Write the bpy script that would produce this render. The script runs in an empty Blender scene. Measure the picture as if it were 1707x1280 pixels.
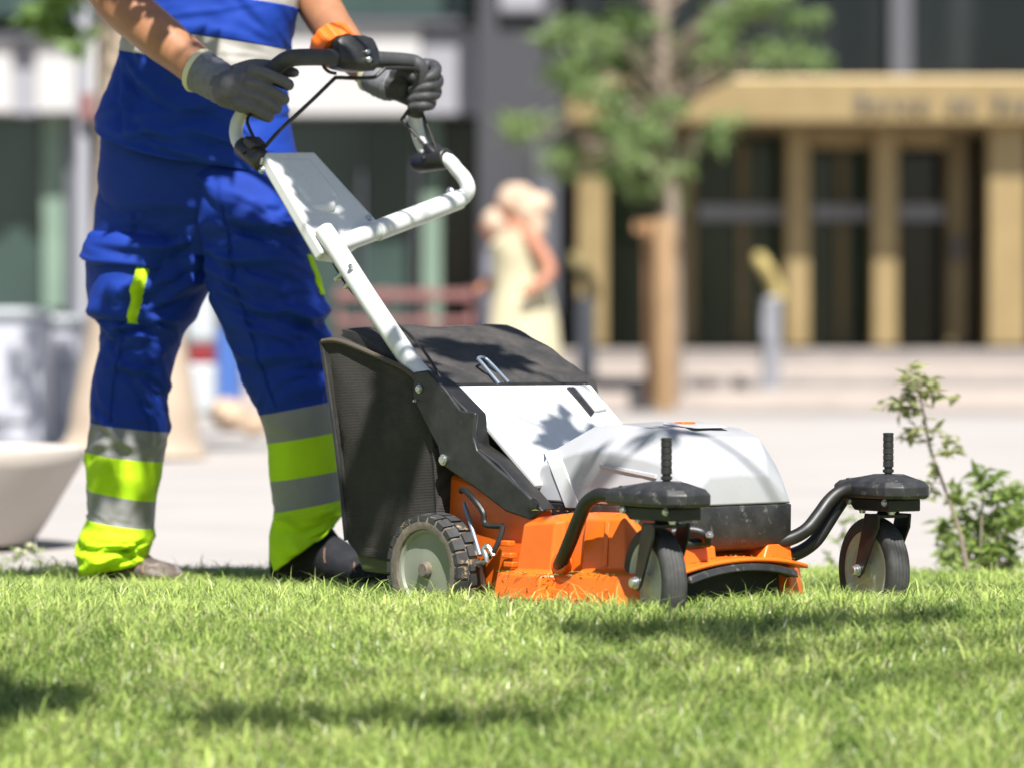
import bpy, bmesh, math, random
import numpy as np
from mathutils import Vector, Matrix, noise

# ------------------------------------------------------------------ camera, sky, sun, exposure
sc = bpy.context.scene
COL = sc.collection
F, H0, CH = 6400.0, 575.0, 0.58
TH = 65.0 / F
cam = bpy.data.cameras.new('camera')
cam.sensor_width = 36.0
cam.lens = F * 36.0 / 1707.0
cam.clip_start = 0.1
cam.clip_end = 600
cam.dof.use_dof = True
cam.dof.focus_distance = 8.5
cam.dof.aperture_fstop = 2.4
camo = bpy.data.objects.new('camera', cam)
COL.objects.link(camo)
camo.location = (0, 0, CH)
camo.rotation_euler = (math.pi / 2 - TH, 0, 0)
sc.camera = camo

SUN = Vector((0.12, -0.54, 0.83)).normalized()          # direction towards the sun
EL = math.asin(SUN.z)
AZ = math.atan2(SUN.x, SUN.y)
world = bpy.data.worlds.new('World')
sc.world = world
world.use_nodes = True
wn = world.node_tree.nodes
wl = world.node_tree.links
sky = wn.new('ShaderNodeTexSky')
sky.sky_type = 'NISHITA'
sky.sun_disc = False
sky.sun_elevation = EL
sky.sun_rotation = AZ
wl.new(sky.outputs[0], wn['Background'].inputs[0])
wn['Background'].inputs[1].default_value = 0.055
sl = bpy.data.lights.new('sun', 'SUN')
sl.energy = 5.0
sl.angle = math.radians(0.53)
sl.color = (1.0, 0.965, 0.91)
so = bpy.data.objects.new('sun', sl)
COL.objects.link(so)
so.rotation_euler = (-SUN).to_track_quat('-Z', 'Y').to_euler()
sc.view_settings.view_transform = 'Standard'
sc.view_settings.look = 'None'
sc.view_settings.gamma = 1
sc.view_settings.use_curve_mapping = False
sc.view_settings.exposure = 1.0
sc.render.engine = 'CYCLES'
sc.cycles.use_denoising = True
sc.cycles.max_bounces = 8
sc.cycles.sample_clamp_indirect = 8
random.seed(7)
np.random.seed(7)

# ------------------------------------------------------------------ projection helpers: measured points, each with its own real distance
YAW = math.radians(48)
UX = Vector((math.cos(YAW), -math.sin(YAW)))
VX = Vector((math.sin(YAW), math.cos(YAW)))
OX = Vector((0.525, 8.227))


def ray(px, py):
    r = (px - 853.5) / F
    dn = (py - 640) / F
    return Vector((r, math.cos(TH) - dn * math.sin(TH), -math.sin(TH) - dn * math.cos(TH)))


def W(px, py, d):
    r = ray(px, py)
    k = d / r.y
    return Vector((r.x * k, d, CH + r.z * k))


def L(px, py, v=None, u=None, z=None):
    """measured point in the mower's own frame: x forward, y sideways, z up"""
    d = ray(px, py)
    o = Vector((UX.dot(-OX), VX.dot(-OX), CH))
    e = Vector((UX.dot(d.xy), VX.dot(d.xy), d.z))
    if v is not None:
        k = (v - o.y) / e.y
    elif u is not None:
        k = (u - o.x) / e.x
    else:
        k = (z - o.z) / e.z
    return o + e * k


# ------------------------------------------------------------------ materials
def _mix(nt, fac, a, b):
    m = nt.nodes.new('ShaderNodeMix')
    m.data_type = 'RGBA'
    for s, val in ((0, fac), (6, a), (7, b)):
        if isinstance(val, bpy.types.NodeSocket):
            nt.links.new(val, m.inputs[s])
        else:
            m.inputs[s].default_value = val if s == 0 else tuple(val) + ((1,) if len(val) == 3 else ())
    return m.outputs[2]


def _noise(nt, scale, detail=4, rough=.6, vec=None):
    n = nt.nodes.new('ShaderNodeTexNoise')
    n.inputs['Scale'].default_value = scale
    n.inputs['Detail'].default_value = detail
    n.inputs['Roughness'].default_value = rough
    if vec is not None:
        nt.links.new(vec, n.inputs['Vector'])
    return n.outputs['Fac']


def _ramp(nt, fac, p0, p1):
    m = nt.nodes.new('ShaderNodeMapRange')
    m.clamp = True
    m.inputs[1].default_value = p0
    m.inputs[2].default_value = p1
    nt.links.new(fac, m.inputs[0])
    return m.outputs[0]


def mat(name, col, rough=.5, col2=None, scale=20, p=(.4, .7), bump=0, bscale=200, spec=.5, metal=0, dirt=None, dscale=6, dp=(.55, .75), coat=0, rvar=0, stretch=None, sheen=0):
    m = bpy.data.materials.new(name)
    m.use_nodes = True
    nt = m.node_tree
    b = nt.nodes['Principled BSDF']
    tc = nt.nodes.new('ShaderNodeTexCoord')
    vec = tc.outputs['Object']
    if stretch:
        mp = nt.nodes.new('ShaderNodeMapping')
        mp.inputs['Scale'].default_value = stretch
        nt.links.new(vec, mp.inputs[0])
        vec = mp.outputs[0]
    c = tuple(col) + (1,)
    b.inputs['Base Color'].default_value = c
    b.inputs['Roughness'].default_value = rough
    b.inputs['Specular IOR Level'].default_value = spec
    b.inputs['Metallic'].default_value = metal
    b.inputs['Coat Weight'].default_value = coat
    b.inputs['Sheen Weight'].default_value = sheen
    out = None
    if col2 is not None:
        out = _mix(nt, _ramp(nt, _noise(nt, scale, vec=vec), *p), col, col2)
    if dirt is not None:
        out = _mix(nt, _ramp(nt, _noise(nt, dscale, 8, .7, vec=vec), *dp), out if out is not None else col, dirt)
    if out is not None:
        nt.links.new(out, b.inputs['Base Color'])
    if rvar:
        r = nt.nodes.new('ShaderNodeMapRange')
        r.inputs[3].default_value = rough - rvar
        r.inputs[4].default_value = rough + rvar
        nt.links.new(_noise(nt, scale * 1.7, 6, vec=vec), r.inputs[0])
        nt.links.new(r.outputs[0], b.inputs['Roughness'])
    if bump:
        bp = nt.nodes.new('ShaderNodeBump')
        bp.inputs['Strength'].default_value = bump
        bp.inputs['Distance'].default_value = .002
        nt.links.new(_noise(nt, bscale, 3, vec=vec), bp.inputs['Height'])
        nt.links.new(bp.outputs[0], b.inputs['Normal'])
    return m


def leaf_mat(name, c1, c2, transl=.4, rough=.5, attr=None):
    m = bpy.data.materials.new(name)
    m.use_nodes = True
    nt = m.node_tree
    b = nt.nodes['Principled BSDF']
    b.inputs['Roughness'].default_value = rough
    b.inputs['Specular IOR Level'].default_value = .35
    at = nt.nodes.new('ShaderNodeAttribute')
    at.attribute_name = 'tint'
    if attr:
        cout = at.outputs['Color']
    else:
        cout = _mix(nt, at.outputs['Fac'], c1, c2)
    nt.links.new(cout, b.inputs['Base Color'])
    tr = nt.nodes.new('ShaderNodeBsdfTranslucent')
    if attr:
        ge = nt.nodes.new('ShaderNodeNewGeometry')
        va = nt.nodes.new('ShaderNodeVectorMath')
        va.inputs[1].default_value = (0, 0, .9)
        nt.links.new(ge.outputs['Normal'], va.inputs[0])
        vn = nt.nodes.new('ShaderNodeVectorMath')
        vn.operation = 'NORMALIZE'
        nt.links.new(va.outputs[0], vn.inputs[0])
        nt.links.new(vn.outputs[0], b.inputs['Normal'])
    nt.links.new(cout, tr.inputs[0])
    mx = nt.nodes.new('ShaderNodeMixShader')
    mx.inputs[0].default_value = transl
    nt.links.new(b.outputs[0], mx.inputs[1])
    nt.links.new(tr.outputs[0], mx.inputs[2])
    nt.links.new(mx.outputs[0], nt.nodes['Material Output'].inputs[0])
    return m


def weave_mat(name, c1, c2, scale, rough=.8, bump=.5, dirt=None):
    """a woven fabric: two crossed waves for the threads"""
    m = mat(name, c1, rough, c2, 7, (.35, .7), spec=.3, dirt=dirt, dscale=5, dp=(.5, .8))
    nt = m.node_tree
    b = nt.nodes['Principled BSDF']
    tc = nt.nodes.new('ShaderNodeTexCoord')
    hs = []
    for ax in ('X', 'Z'):
        w = nt.nodes.new('ShaderNodeTexWave')
        w.bands_direction = ax
        w.inputs['Scale'].default_value = scale
        w.inputs['Distortion'].default_value = .6
        nt.links.new(tc.outputs['Object'], w.inputs[0])
        hs.append(w.outputs['Fac'])
    mm = nt.nodes.new('ShaderNodeMath')
    mm.operation = 'MULTIPLY'
    nt.links.new(hs[0], mm.inputs[0])
    nt.links.new(hs[1], mm.inputs[1])
    bp = nt.nodes.new('ShaderNodeBump')
    bp.inputs['Strength'].default_value = bump
    bp.inputs['Distance'].default_value = .002
    nt.links.new(mm.outputs[0], bp.inputs['Height'])
    nt.links.new(bp.outputs[0], b.inputs['Normal'])
    return m


M = dict(
    orange=mat('orange_plastic', (.78, .148, .010), .38, (.70, .122, .010), 9, bump=.1, bscale=400, dirt=(.40, .17, .06), dscale=11, dp=(.66, .92), rvar=.12),
    white=mat('white_paint', (.62, .63, .635), .3, (.57, .58, .58), 8, dirt=(.46, .44, .38), dscale=15, dp=(.58, .82), rvar=.1),
    hood=mat('pale_grey_plastic', (.40, .405, .425), .3, (.36, .365, .385), 6, dirt=(.36, .355, .33), dscale=13, dp=(.58, .82), rvar=.1, coat=.15),
    black=mat('black_plastic', (.013, .013, .014), .42, (.026, .026, .027), 25, dirt=(.12, .11, .1), dscale=35, dp=(.62, .8), bump=.15, bscale=300, rvar=.12),
    blackhood=mat('scuffed_black_plastic', (.018, .0185, .02), .46, (.04, .04, .04), 18, dirt=(.15, .14, .125), dscale=42, dp=(.57, .7), bump=.15, bscale=300, rvar=.12),
    steelblack=mat('black_painted_steel', (.010, .010, .010), .46, (.018, .017, .015), 30, dirt=(.09, .07, .05), dscale=40, dp=(.66, .8), rvar=.1),
    brown=mat('bare_brown_steel', (.05, .018, .012), .4, (.03, .014, .01), 30),
    zinc=mat('zinc_steel', (.6, .62, .6), .3, (.45, .47, .47), 60, metal=.9),
    rubber=mat('worn_rubber', (.035, .035, .036), .75, (.06, .058, .055), 40, dirt=(.14, .12, .09), dscale=22, dp=(.6, .8), bump=.3, bscale=250),
    tyre=mat('muddy_tyre_rubber', (.03, .031, .033), .65, (.05, .05, .05), 30, dirt=(.33, .24, .13), dscale=26, dp=(.58, .64), bump=.4, bscale=120),
    sidewall=mat('dusty_sidewall', (.14, .12, .095), .85, (.09, .08, .065), 35, dirt=(.25, .2, .13), dscale=30, dp=(.5, .7), bump=.4, bscale=180),
    rim=mat('grey_green_rim', (.24, .25, .205), .5, (.19, .205, .155), 10, dirt=(.2, .24, .1), dscale=14, dp=(.5, .75)),
    rimw=mat('dusty_white_rim', (.50, .49, .46), .5, (.42, .4, .37), 12, dirt=(.3, .27, .22), dscale=20, dp=(.55, .8)),
    bag=weave_mat('woven_bag_mesh', (.036, .033, .030), (.052, .047, .042), 90, .9, 1.0, dirt=(.085, .075, .065)),
    lid=mat('dusty_black_cloth', (.030, .028, .027), .6, (.021, .020, .019), 10, dirt=(.08, .07, .063), dscale=9, dp=(.45, .75), bump=.5, bscale=60, rvar=.1),
    piping=mat('tan_piping', (.075, .06, .046), .85),
    grip=mat('grey_foam_grip', (.045, .046, .05), .6, (.032, .033, .036), 30, bump=.3, bscale=500),
    wire=mat('blue_grey_wire', (.22, .27, .33), .35, metal=.5),
    blue=weave_mat('royal_blue_cotton', (.004, .040, .32), (.0035, .034, .275), 400, .75, .25),
    bluedark=weave_mat('deep_blue_cotton', (.0035, .034, .29), (.003, .029, .25), 400, .75, .25),
    lime=weave_mat('lime_yellow_cloth', (.44, .70, .008), (.40, .64, .008), 400, .75, .2),
    refl=weave_mat('grey_reflective_tape', (.24, .238, .23), (.20, .20, .195), 500, .5, .15),
    reflshirt=weave_mat('pale_reflective_tape', (.40, .38, .355), (.36, .345, .325), 500, .5, .15),
    skin=mat('tanned_skin', (.32, .148, .074), .5, (.26, .114, .056), 14, bump=.2, bscale=260, dirt=(.23, .10, .05), dscale=70, dp=(.6, .85)),
    glove=mat('grey_glove_coating', (.105, .10, .116), .75, (.08, .077, .09), 40, bump=.25, bscale=400),
    glovepalm=mat('black_glove_coating', (.026, .026, .03), .6, (.05, .05, .055), 40, bump=.25, bscale=400),
    cuff=mat('grey_knit', (.17, .175, .20), .85, (.14, .14, .165), 60, bump=.5, bscale=350),
    cream=mat('cream_hem', (.6, .58, .42), .9),
    shoe=mat('dark_navy_leather', (.012, .013, .017), .82, (.022, .022, .027), 30, bump=.6, bscale=120, spec=.25, dirt=(.08, .065, .05), dscale=25, dp=(.62, .8)),
    shoeb=mat('dusty_brown_leather', (.12, .09, .075), .7, (.06, .045, .04), 30, dirt=(.3, .27, .24), dscale=20, dp=(.5, .7), bump=.2, bscale=200),
    rust=mat('rust_orange_trim', (.35, .09, .03), .7),
    sole=mat('black_rubber_sole', (.015, .015, .016), .8),
    hair=mat('dark_hair', (.02, .014, .01), .6, bump=.6, bscale=150),
    soil=mat('lawn_soil', (.17, .19, .055), .95, (.26, .24, .11), 18, bump=.5, bscale=60),
    plaza=mat('pale_paving', (.355, .33, .312), .85, (.32, .298, .283), .8, bump=.1, bscale=40, dirt=(.31, .29, .275), dscale=.35, dp=(.5, .7)),
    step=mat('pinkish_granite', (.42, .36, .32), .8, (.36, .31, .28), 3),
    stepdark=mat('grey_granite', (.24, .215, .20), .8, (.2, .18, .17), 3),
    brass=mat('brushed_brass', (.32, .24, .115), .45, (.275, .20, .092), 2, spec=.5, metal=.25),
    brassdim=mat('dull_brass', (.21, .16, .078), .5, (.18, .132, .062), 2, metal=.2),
    glassdark=mat('dark_window_glass', (.006, .008, .009), .08, (.035, .04, .042), .7, (.45, .75), spec=.4, stretch=(2.2, 2.2, .25)),  # paler upright streaks in the colour stand in for reflections
    glassgreenish=mat('green_reflection_glass', (.018, .034, .02), .12, (.03, .05, .028), .8, (.35, .65), spec=.4),  # green reflection put into the pane's base colour
    glassteal=mat('teal_window_glass', (.045, .075, .068), .12, (.028, .045, .042), .35, (.35, .65), spec=.5),
    glassgreen=mat('green_reflection', (.19, .27, .21), .8, (.15, .22, .17), 2),  # colour of the reflections painted as strips before the windows
    spandrel=mat('white_stone_panel', (.46, .45, .445), .7, (.42, .41, .405), .5),
    spandrelgrey=mat('grey_stone_panel', (.28, .28, .31), .7, (.25, .25, .275), .5),
    pillar=mat('slate_grey_stone', (.042, .042, .050), .6, (.034, .034, .041), .6),
    framegrey=mat('grey_frame', (.085, .088, .105), .5),
    dusk=mat('unlit_interior', (.02, .022, .02), .9, (.035, .03, .022), .8),
    wood=mat('warm_stake_wood', (.30, .19, .095), .8, (.22, .135, .065), 4, stretch=(6, 6, 1)),
    wooddark=mat('red_brown_wood', (.34, .19, .09), .8, (.28, .15, .07), 4),  # redder brown than the post's wood
    bark=mat('grey_brown_bark', (.25, .20, .155), .9, (.18, .14, .11), 5, bump=.6, bscale=25),
    palebark=mat('pale_plane_bark', (.46, .37, .28), .85, (.36, .28, .21), 2.2, bump=.4, bscale=15),
    steelgrey=mat('brushed_grey_metal', (.27, .275, .30), .45, (.23, .235, .26), 2, metal=.3),
    yellow=mat('yellow_metal', (.40, .32, .12), .5, (.34, .27, .1), 4),
    concrete=mat('cast_concrete', (.47, .42, .37), .85, (.42, .375, .33), 3, bump=.2, bscale=50),
    dress=mat('cream_dress', (.52, .47, .31), .85, (.47, .42, .28), 4),
    straw=mat('pale_blond_hair', (.55, .41, .30), .8, (.47, .34, .24), 9, bump=.5, bscale=60),
    pinkskin=mat('sunburnt_skin', (.40, .17, .10), .6, (.36, .155, .09), 8),
    lavender=mat('lavender_grey_shirt', (.17, .17, .205), .9, (.3, .3, .36), 5),
    shorts=mat('blue_shorts', (.07, .14, .33), .9),
    white2=mat('white_enamel', (.42, .45, .47), .5),
    red=mat('dark_red_enamel', (.20, .015, .02), .5),
    pinkred=mat('faded_red_enamel', (.20, .085, .08), .6),
    bin=mat('blue_plastic', (.05, .12, .36), .5),
    cabinet=mat('blue_grey_enamel', (.46, .47, .52), .5, (.42, .43, .48), 3),
    yellowdim=mat('dark_yellow_metal', (.17, .14, .06), .5),  # darker copy of the yellow for the left rail end
    rock=mat('sandstone', (.45, .33, .23), .9, (.36, .26, .18), 5, bump=.5, bscale=30),
    text=mat('dark_bronze_lettering', (.16, .14, .12), .5),
    leafy=leaf_mat('young_tree_leaf', (.18, .27, .10), (.35, .46, .20), .55),
    leafd=leaf_mat('plane_tree_leaf', (.09, .17, .035), (.20, .31, .08), .42),
    leafs=leaf_mat('sapling_leaf', (.20, .24, .08), (.42, .44, .19), .45),
    leafb=leaf_mat('shrub_leaf', (.15, .24, .045), (.34, .43, .13), .45),
    petal=leaf_mat('pale_petal', (.55, .55, .35), (.7, .7, .5), .3),
    grass=leaf_mat('grass_blade', None, None, .45, .33, attr=True),
)


# ------------------------------------------------------------------ mesh building
class MB:
    def __init__(s):
        s.v, s.f, s.mi = [], [], []

    def add(s, vs, fs, mi=0):
        o = len(s.v)
        s.v += [tuple(p) for p in vs]
        s.f += [tuple(i + o for i in f) for f in fs]
        s.mi += [mi] * len(fs)
        return s

    def box(s, c, size, rot=None, mi=0):
        hx, hy, hz = size[0] / 2, size[1] / 2, size[2] / 2
        pts = [Vector((x, y, z)) for x in (-hx, hx) for y in (-hy, hy) for z in (-hz, hz)]
        if rot is not None:
            pts = [rot @ p for p in pts]
        pts = [p + Vector(c) for p in pts]
        return s.add(pts, [(0, 1, 3, 2), (4, 6, 7, 5), (0, 4, 5, 1), (2, 3, 7, 6), (0, 2, 6, 4), (1, 5, 7, 3)], mi)

    def prism(s, a, b, mi=0):
        """two matching polygons a, b (lists of points) joined into a solid"""
        n = len(a)
        fs = [tuple(range(n))[::-1], tuple(range(n, 2 * n))]
        fs += [(i, (i + 1) % n, n + (i + 1) % n, n + i) for i in range(n)]
        return s.add(list(a) + list(b), fs, mi)

    def loft(s, rings, cap=True, closed=True, mi=0):
        n = len(rings[0])
        vs = [p for r in rings for p in r]
        fs = []
        for k in range(len(rings) - 1):
            for i in range(n if closed else n - 1):
                j = (i + 1) % n
                fs.append((k * n + i, k * n + j, (k + 1) * n + j, (k + 1) * n + i))
        if cap and closed:
            fs.append(tuple(range(n))[::-1])
            fs.append(tuple((len(rings) - 1) * n + i for i in range(n)))
        return s.add(vs, fs, mi)

    def tube(s, pts, r, seg=12, smooth=0, cap=True, mi=0, flat=1.0):
        pts = [Vector(p) for p in pts]
        rs = list(r) if hasattr(r, '__len__') else [r] * len(pts)
        if smooth:
            pts, rs = catmull(pts, rs, smooth)
        t = [(pts[min(i + 1, len(pts) - 1)] - pts[max(i - 1, 0)]).normalized() for i in range(len(pts))]
        n = t[0].orthogonal().normalized()
        rings = []
        for i, p in enumerate(pts):
            if i:
                n = (n - t[i] * n.dot(t[i]))
                n = n.normalized() if n.length > 1e-6 else t[i].orthogonal().normalized()
            b = t[i].cross(n)
            rings.append([p + n * (math.cos(2 * math.pi * k / seg) * rs[i]) + b * (math.sin(2 * math.pi * k / seg) * rs[i] * flat) for k in range(seg)])
        return s.loft(rings, cap, mi=mi)

    def lathe(s, prof, c=(0, 0, 0), axis=(0, 0, 1), seg=32, mi=0, cap=True):
        """prof: (radius, along) pairs from one end to the other"""
        ax = Vector(axis).normalized()
        n = ax.orthogonal().normalized()
        b = ax.cross(n)
        c = Vector(c)
        rings = [[c + ax * h + (n * math.cos(2 * math.pi * k / seg) + b * math.sin(2 * math.pi * k / seg)) * max(r, 1e-4) for k in range(seg)] for r, h in prof]
        return s.loft(rings, cap, mi=mi)

    def ball(s, c, r, seg=14, mi=0):
        r = Vector(r) if hasattr(r, '__len__') else Vector((r, r, r))
        c = Vector(c)
        rings = []
        for k in range(1, seg // 2):
            a = math.pi * k / (seg // 2)
            rings.append([c + Vector((r.x * math.sin(a) * math.cos(2 * math.pi * i / seg), r.y * math.sin(a) * math.sin(2 * math.pi * i / seg), -r.z * math.cos(a))) for i in range(seg)])
        return s.loft(rings, True, mi=mi)

    def build(s, name, m, parent=None, bevel=0, smooth=True, angle=40, bseg=2):
        me = bpy.data.meshes.new(name)
        me.from_pydata(s.v, [], s.f)
        ms = m if isinstance(m, (list, tuple)) else [m]
        for x in ms:
            me.materials.append(x)
        if len(ms) > 1:
            me.polygons.foreach_set('material_index', s.mi)
        bm = bmesh.new()
        bm.from_mesh(me)
        bmesh.ops.recalc_face_normals(bm, faces=bm.faces)
        bm.to_mesh(me)
        bm.free()
        if smooth:
            me.shade_smooth()
            me.set_sharp_from_angle(angle=math.radians(angle))
        o = bpy.data.objects.new(name, me)
        COL.objects.link(o)
        if parent is not None:
            o.parent = parent
        if bevel:
            b = o.modifiers.new('bevel', 'BEVEL')
            b.width = bevel
            b.segments = bseg
            b.limit_method = 'ANGLE'
            b.angle_limit = math.radians(30)
        return o


def catmull(pts, rs, k):
    P, R = [], []
    n = len(pts)
    for i in range(n - 1):
        p0, p1, p2, p3 = pts[max(i - 1, 0)], pts[i], pts[i + 1], pts[min(i + 2, n - 1)]
        for j in range(k):
            t = j / k
            P.append(.5 * ((2 * p1) + (p2 - p0) * t + (2 * p0 - 5 * p1 + 4 * p2 - p3) * t * t + (3 * p1 - p0 - 3 * p2 + p3) * t ** 3))
            R.append(rs[i] + (rs[i + 1] - rs[i]) * (t * t * (3 - 2 * t)))
    P.append(pts[-1])
    R.append(rs[-1])
    return P, R


def tag(o, label, cat, group=None):
    o['label'] = label
    o['category'] = cat
    if group:
        o['group'] = group
    return o


def empty(name, loc=(0, 0, 0), rz=0):
    o = bpy.data.objects.new(name, None)
    COL.objects.link(o)
    o.location = loc
    o.rotation_euler = (0, 0, rz)
    return o


def structure(o):
    o['kind'] = 'structure'
    return o


def remesh(o, size, it=4, fac=.5):
    r = o.modifiers.new('remesh', 'REMESH')
    r.mode = 'VOXEL'
    r.voxel_size = size
    r.use_smooth_shade = True
    s = o.modifiers.new('smooth', 'SMOOTH')
    s.iterations = it
    s.factor = fac
    return o


# ------------------------------------------------------------------ ground
GZ = -0.052
LAWN_EDGE = 10.05


def gz(y):
    """the lawn is a low mound: it rises gently from the paving to its crest and falls away towards the camera"""
    if y >= 9.3:
        return GZ + .014 * max(0, y - 9.45) / .6
    if y >= 7.9:
        return GZ + .044 * (9.3 - y) / 1.4
    t = 7.9 - y
    k = min(t, 1.1)
    return -.008 - .161 * (k / 1.1) ** 1.35 - max(0, min(t, 4.4) - 1.1) * .2


mb = MB()
ys = [-6, -3, 0, 2, 3.5] + [4 + .1 * i for i in range(44)] + [8.7, 9, 9.3, 9.45, 9.7, LAWN_EDGE]
xs = [-30, -6, -3, -1.5, 0, 1.5, 3, 6, 30]
mb.add([(x, y, gz(y)) for y in ys for x in xs], [(j * 9 + i, j * 9 + i + 1, (j + 1) * 9 + i + 1, (j + 1) * 9 + i) for j in range(len(ys) - 1) for i in range(8)])
structure(mb.build('lawn', M['soil'], smooth=True))
mb = MB()
mb.add([(-300, LAWN_EDGE, GZ - .004), (300, LAWN_EDGE, GZ - .004), (300, 400, GZ - .004), (-300, 400, GZ - .004)], [(0, 1, 2, 3)])
structure(mb.build('plaza', M['plaza'], smooth=False))
mb = MB()
mb.add([(-300, -300, -.6), (300, -300, -.6), (300, -6, gz(-6) - .01), (-300, -6, gz(-6) - .01)], [(0, 1, 2, 3)])
structure(mb.build('ground', M['soil'], smooth=False))

mb = MB()
mb.add([(-300, 34.4, GZ), (300, 34.4, GZ), (300, 38.2, GZ), (-300, 38.2, GZ)], [(0, 1, 2, 3)])
structure(mb.build('paving_band', M['stepdark'], smooth=False))
# low stone kerb between lawn and paving
mb = MB()
for i in range(-12, 13):
    mb = MB()
    mb.box((i * 1.0, LAWN_EDGE + .06, GZ - .03), (.992, .11, .07))
    o = mb.build('kerb_stone', M['concrete'], bevel=.006)
    structure(o)

# ------------------------------------------------------------------ far building with the brass portico
D1 = 45.0


def px_box(mb, x0, x1, y0, y1, d, depth, mi=0):
    a = W(x0, y1, d)
    b = W(x1, y0, d)
    mb.box(((a.x + b.x) / 2, d + depth / 2, (a.z + b.z) / 2), (b.x - a.x, depth, b.z - a.z), mi=mi)
    return mb


bank = empty('entrance_building', (W(1300, 600, D1).x, D1, GZ))
tag(bank, 'dark glazed building with a brass portico and brass door frames behind the steps', 'building')


def bpart(name, m, rects, d, depth, parent, bevel=0):
    mb = MB()
    for r in rects:
        px_box(mb, *r, d, depth)
    mb.v = [(p[0] - parent.location.x, p[1] - parent.location.y, p[2] - parent.location.z) for p in mb.v]
    return mb.build(name, m, parent, bevel=bevel, smooth=False)


bpart('wall', M['dusk'], [(930, 2600, -2500, 640)], 49.5, 1.0, bank)
for x0, x1 in ((955, 1195), (1210, 1484), (1522, 1800), (1830, 2100)):
    bpart('window', M['glassdark'], [(x0, x1, -420, 128)], 45.6, .1, bank)
    bpart('window', M['glassdark'], [(x0, x1, -1000, -440)], 45.6, .1, bank)
for x0, x1 in ((1195, 1210), (1484, 1522), (1800, 1830)):
    bpart('mullion', M['framegrey'], [(x0, x1, -1000, 130)], 45.3, .4, bank)
bpart('canopy', M['brass'], [(944, 2150, 128, 205)], 43.2, 2.4, bank, bevel=.03)
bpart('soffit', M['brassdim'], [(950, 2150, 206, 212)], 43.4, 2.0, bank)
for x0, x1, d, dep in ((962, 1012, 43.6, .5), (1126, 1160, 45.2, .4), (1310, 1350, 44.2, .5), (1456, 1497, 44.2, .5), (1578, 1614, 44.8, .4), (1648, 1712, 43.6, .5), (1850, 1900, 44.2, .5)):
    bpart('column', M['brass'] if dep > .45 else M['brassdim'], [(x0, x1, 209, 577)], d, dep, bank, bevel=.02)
bpart('transom', M['brass'], [(1352, 1455, 214, 246)], 44.5, .3, bank)
bpart('transom', M['brass'], [(1498, 1578, 214, 246)], 44.5, .3, bank)
for x0, x1, y0, y1 in ((1014, 1124, 214, 400), (1014, 1124, 404, 577), (1162, 1308, 214, 577), (1352, 1454, 249, 577), (1499, 1577, 249, 577), (1616, 1647, 214, 577), (1714, 1848, 214, 577)):
    bpart('pane', M['glassgreenish' if x0 in (1352, 1014, 1162) else 'glassdark'], [(x0, x1, y0, y1)], 45.5, .06, bank)
for x0, x1 in ((1165, 1306), (1354, 1453), (1500, 1576)):
    bpart('push_bar', M['steelgrey'], [(x0, x1, 342, 368)], 45.1, .1, bank)
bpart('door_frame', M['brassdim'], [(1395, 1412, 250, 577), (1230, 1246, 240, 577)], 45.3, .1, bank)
bpart('handle', M['framegrey'], [(1588, 1604, 396, 436)], 44.65, .12, bank, bevel=.02)
pen = W(1424, 186, 43.17) - Vector(bank.location)
for ch in 'Banco de España':
    if ch == ' ':
        pen.x += .17
        continue
    cu = bpy.data.curves.new('letter', 'FONT')
    cu.body = ch
    cu.size = .30
    cu.extrude = .02
    tmp = bpy.data.objects.new('letter_curve', cu)
    COL.objects.link(tmp)
    bpy.context.view_layer.update()
    me = bpy.data.meshes.new_from_object(tmp.evaluated_get(bpy.context.evaluated_depsgraph_get()))
    bpy.data.objects.remove(tmp)
    me.materials.clear()
    me.materials.append(M['text'])
    o = bpy.data.objects.new('letter', me)
    o.location = pen
    o.rotation_euler = (math.pi / 2, 0, 0)
    o.parent = bank
    COL.objects.link(o)
    pen.x += max(v.co.x for v in me.vertices) + .035
# slate pillar between the two buildings
pil = bpart('pillar', M['pillar'], [(797, 935, -1000, 640)], 41, 2.0, bank)
bpart('pillar_trim', M['spandrelgrey'], [(832, 905, -60, 22)], 40.85, .14, bank, bevel=.05)
bpart('pillar_face', M['framegrey'], [(890, 930, 250, 610)], 40.9, .09, bank)

# steps up to the portico
st = empty('entrance_steps', (W(1300, 640, 38).x, 38, GZ))
st['kind'] = 'structure'
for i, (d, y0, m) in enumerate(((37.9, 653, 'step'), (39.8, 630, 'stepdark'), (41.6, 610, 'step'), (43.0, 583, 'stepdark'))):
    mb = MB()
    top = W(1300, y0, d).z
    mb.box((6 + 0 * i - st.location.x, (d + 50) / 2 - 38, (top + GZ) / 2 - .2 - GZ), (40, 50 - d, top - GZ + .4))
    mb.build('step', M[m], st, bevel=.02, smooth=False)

# ------------------------------------------------------------------ office building on the left
off = empty('office_building', (W(400, 600, 42).x, 42, GZ))
tag(off, 'pale stone office block with teal windows behind the worker', 'building')
bpart('wall', M['dusk'], [(-1500, 800, -2500, 640)], 44, 1.0, off)
bpart('spandrel', M['spandrel'], [(-900, 20, 68, 186), (60, 128, 68, 186), (150, 700, 42, 190)], 42, .8, off)
bpart('spandrel', M['spandrelgrey'], [(703, 796, 48, 190)], 42.05, .75, off)
bpart('spandrel', M['spandrelgrey'], [(20, 60, 68, 190)], 42.1, .75, off)
bpart('spandrel', M['spandrel'], [(-900, 796, -560, -420)], 42, .8, off)
bpart('sill', M['framegrey'], [(150, 796, 30, 41), (-900, 128, 55, 66)], 41.9, .6, off)
for x0, x1 in ((-900, -420), (-415, 0), (5, 240), (245, 480), (485, 780)):
    bpart('window', M['glassteal'], [(x0, x1, -410, 28)], 42.9, .08, off)
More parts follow.
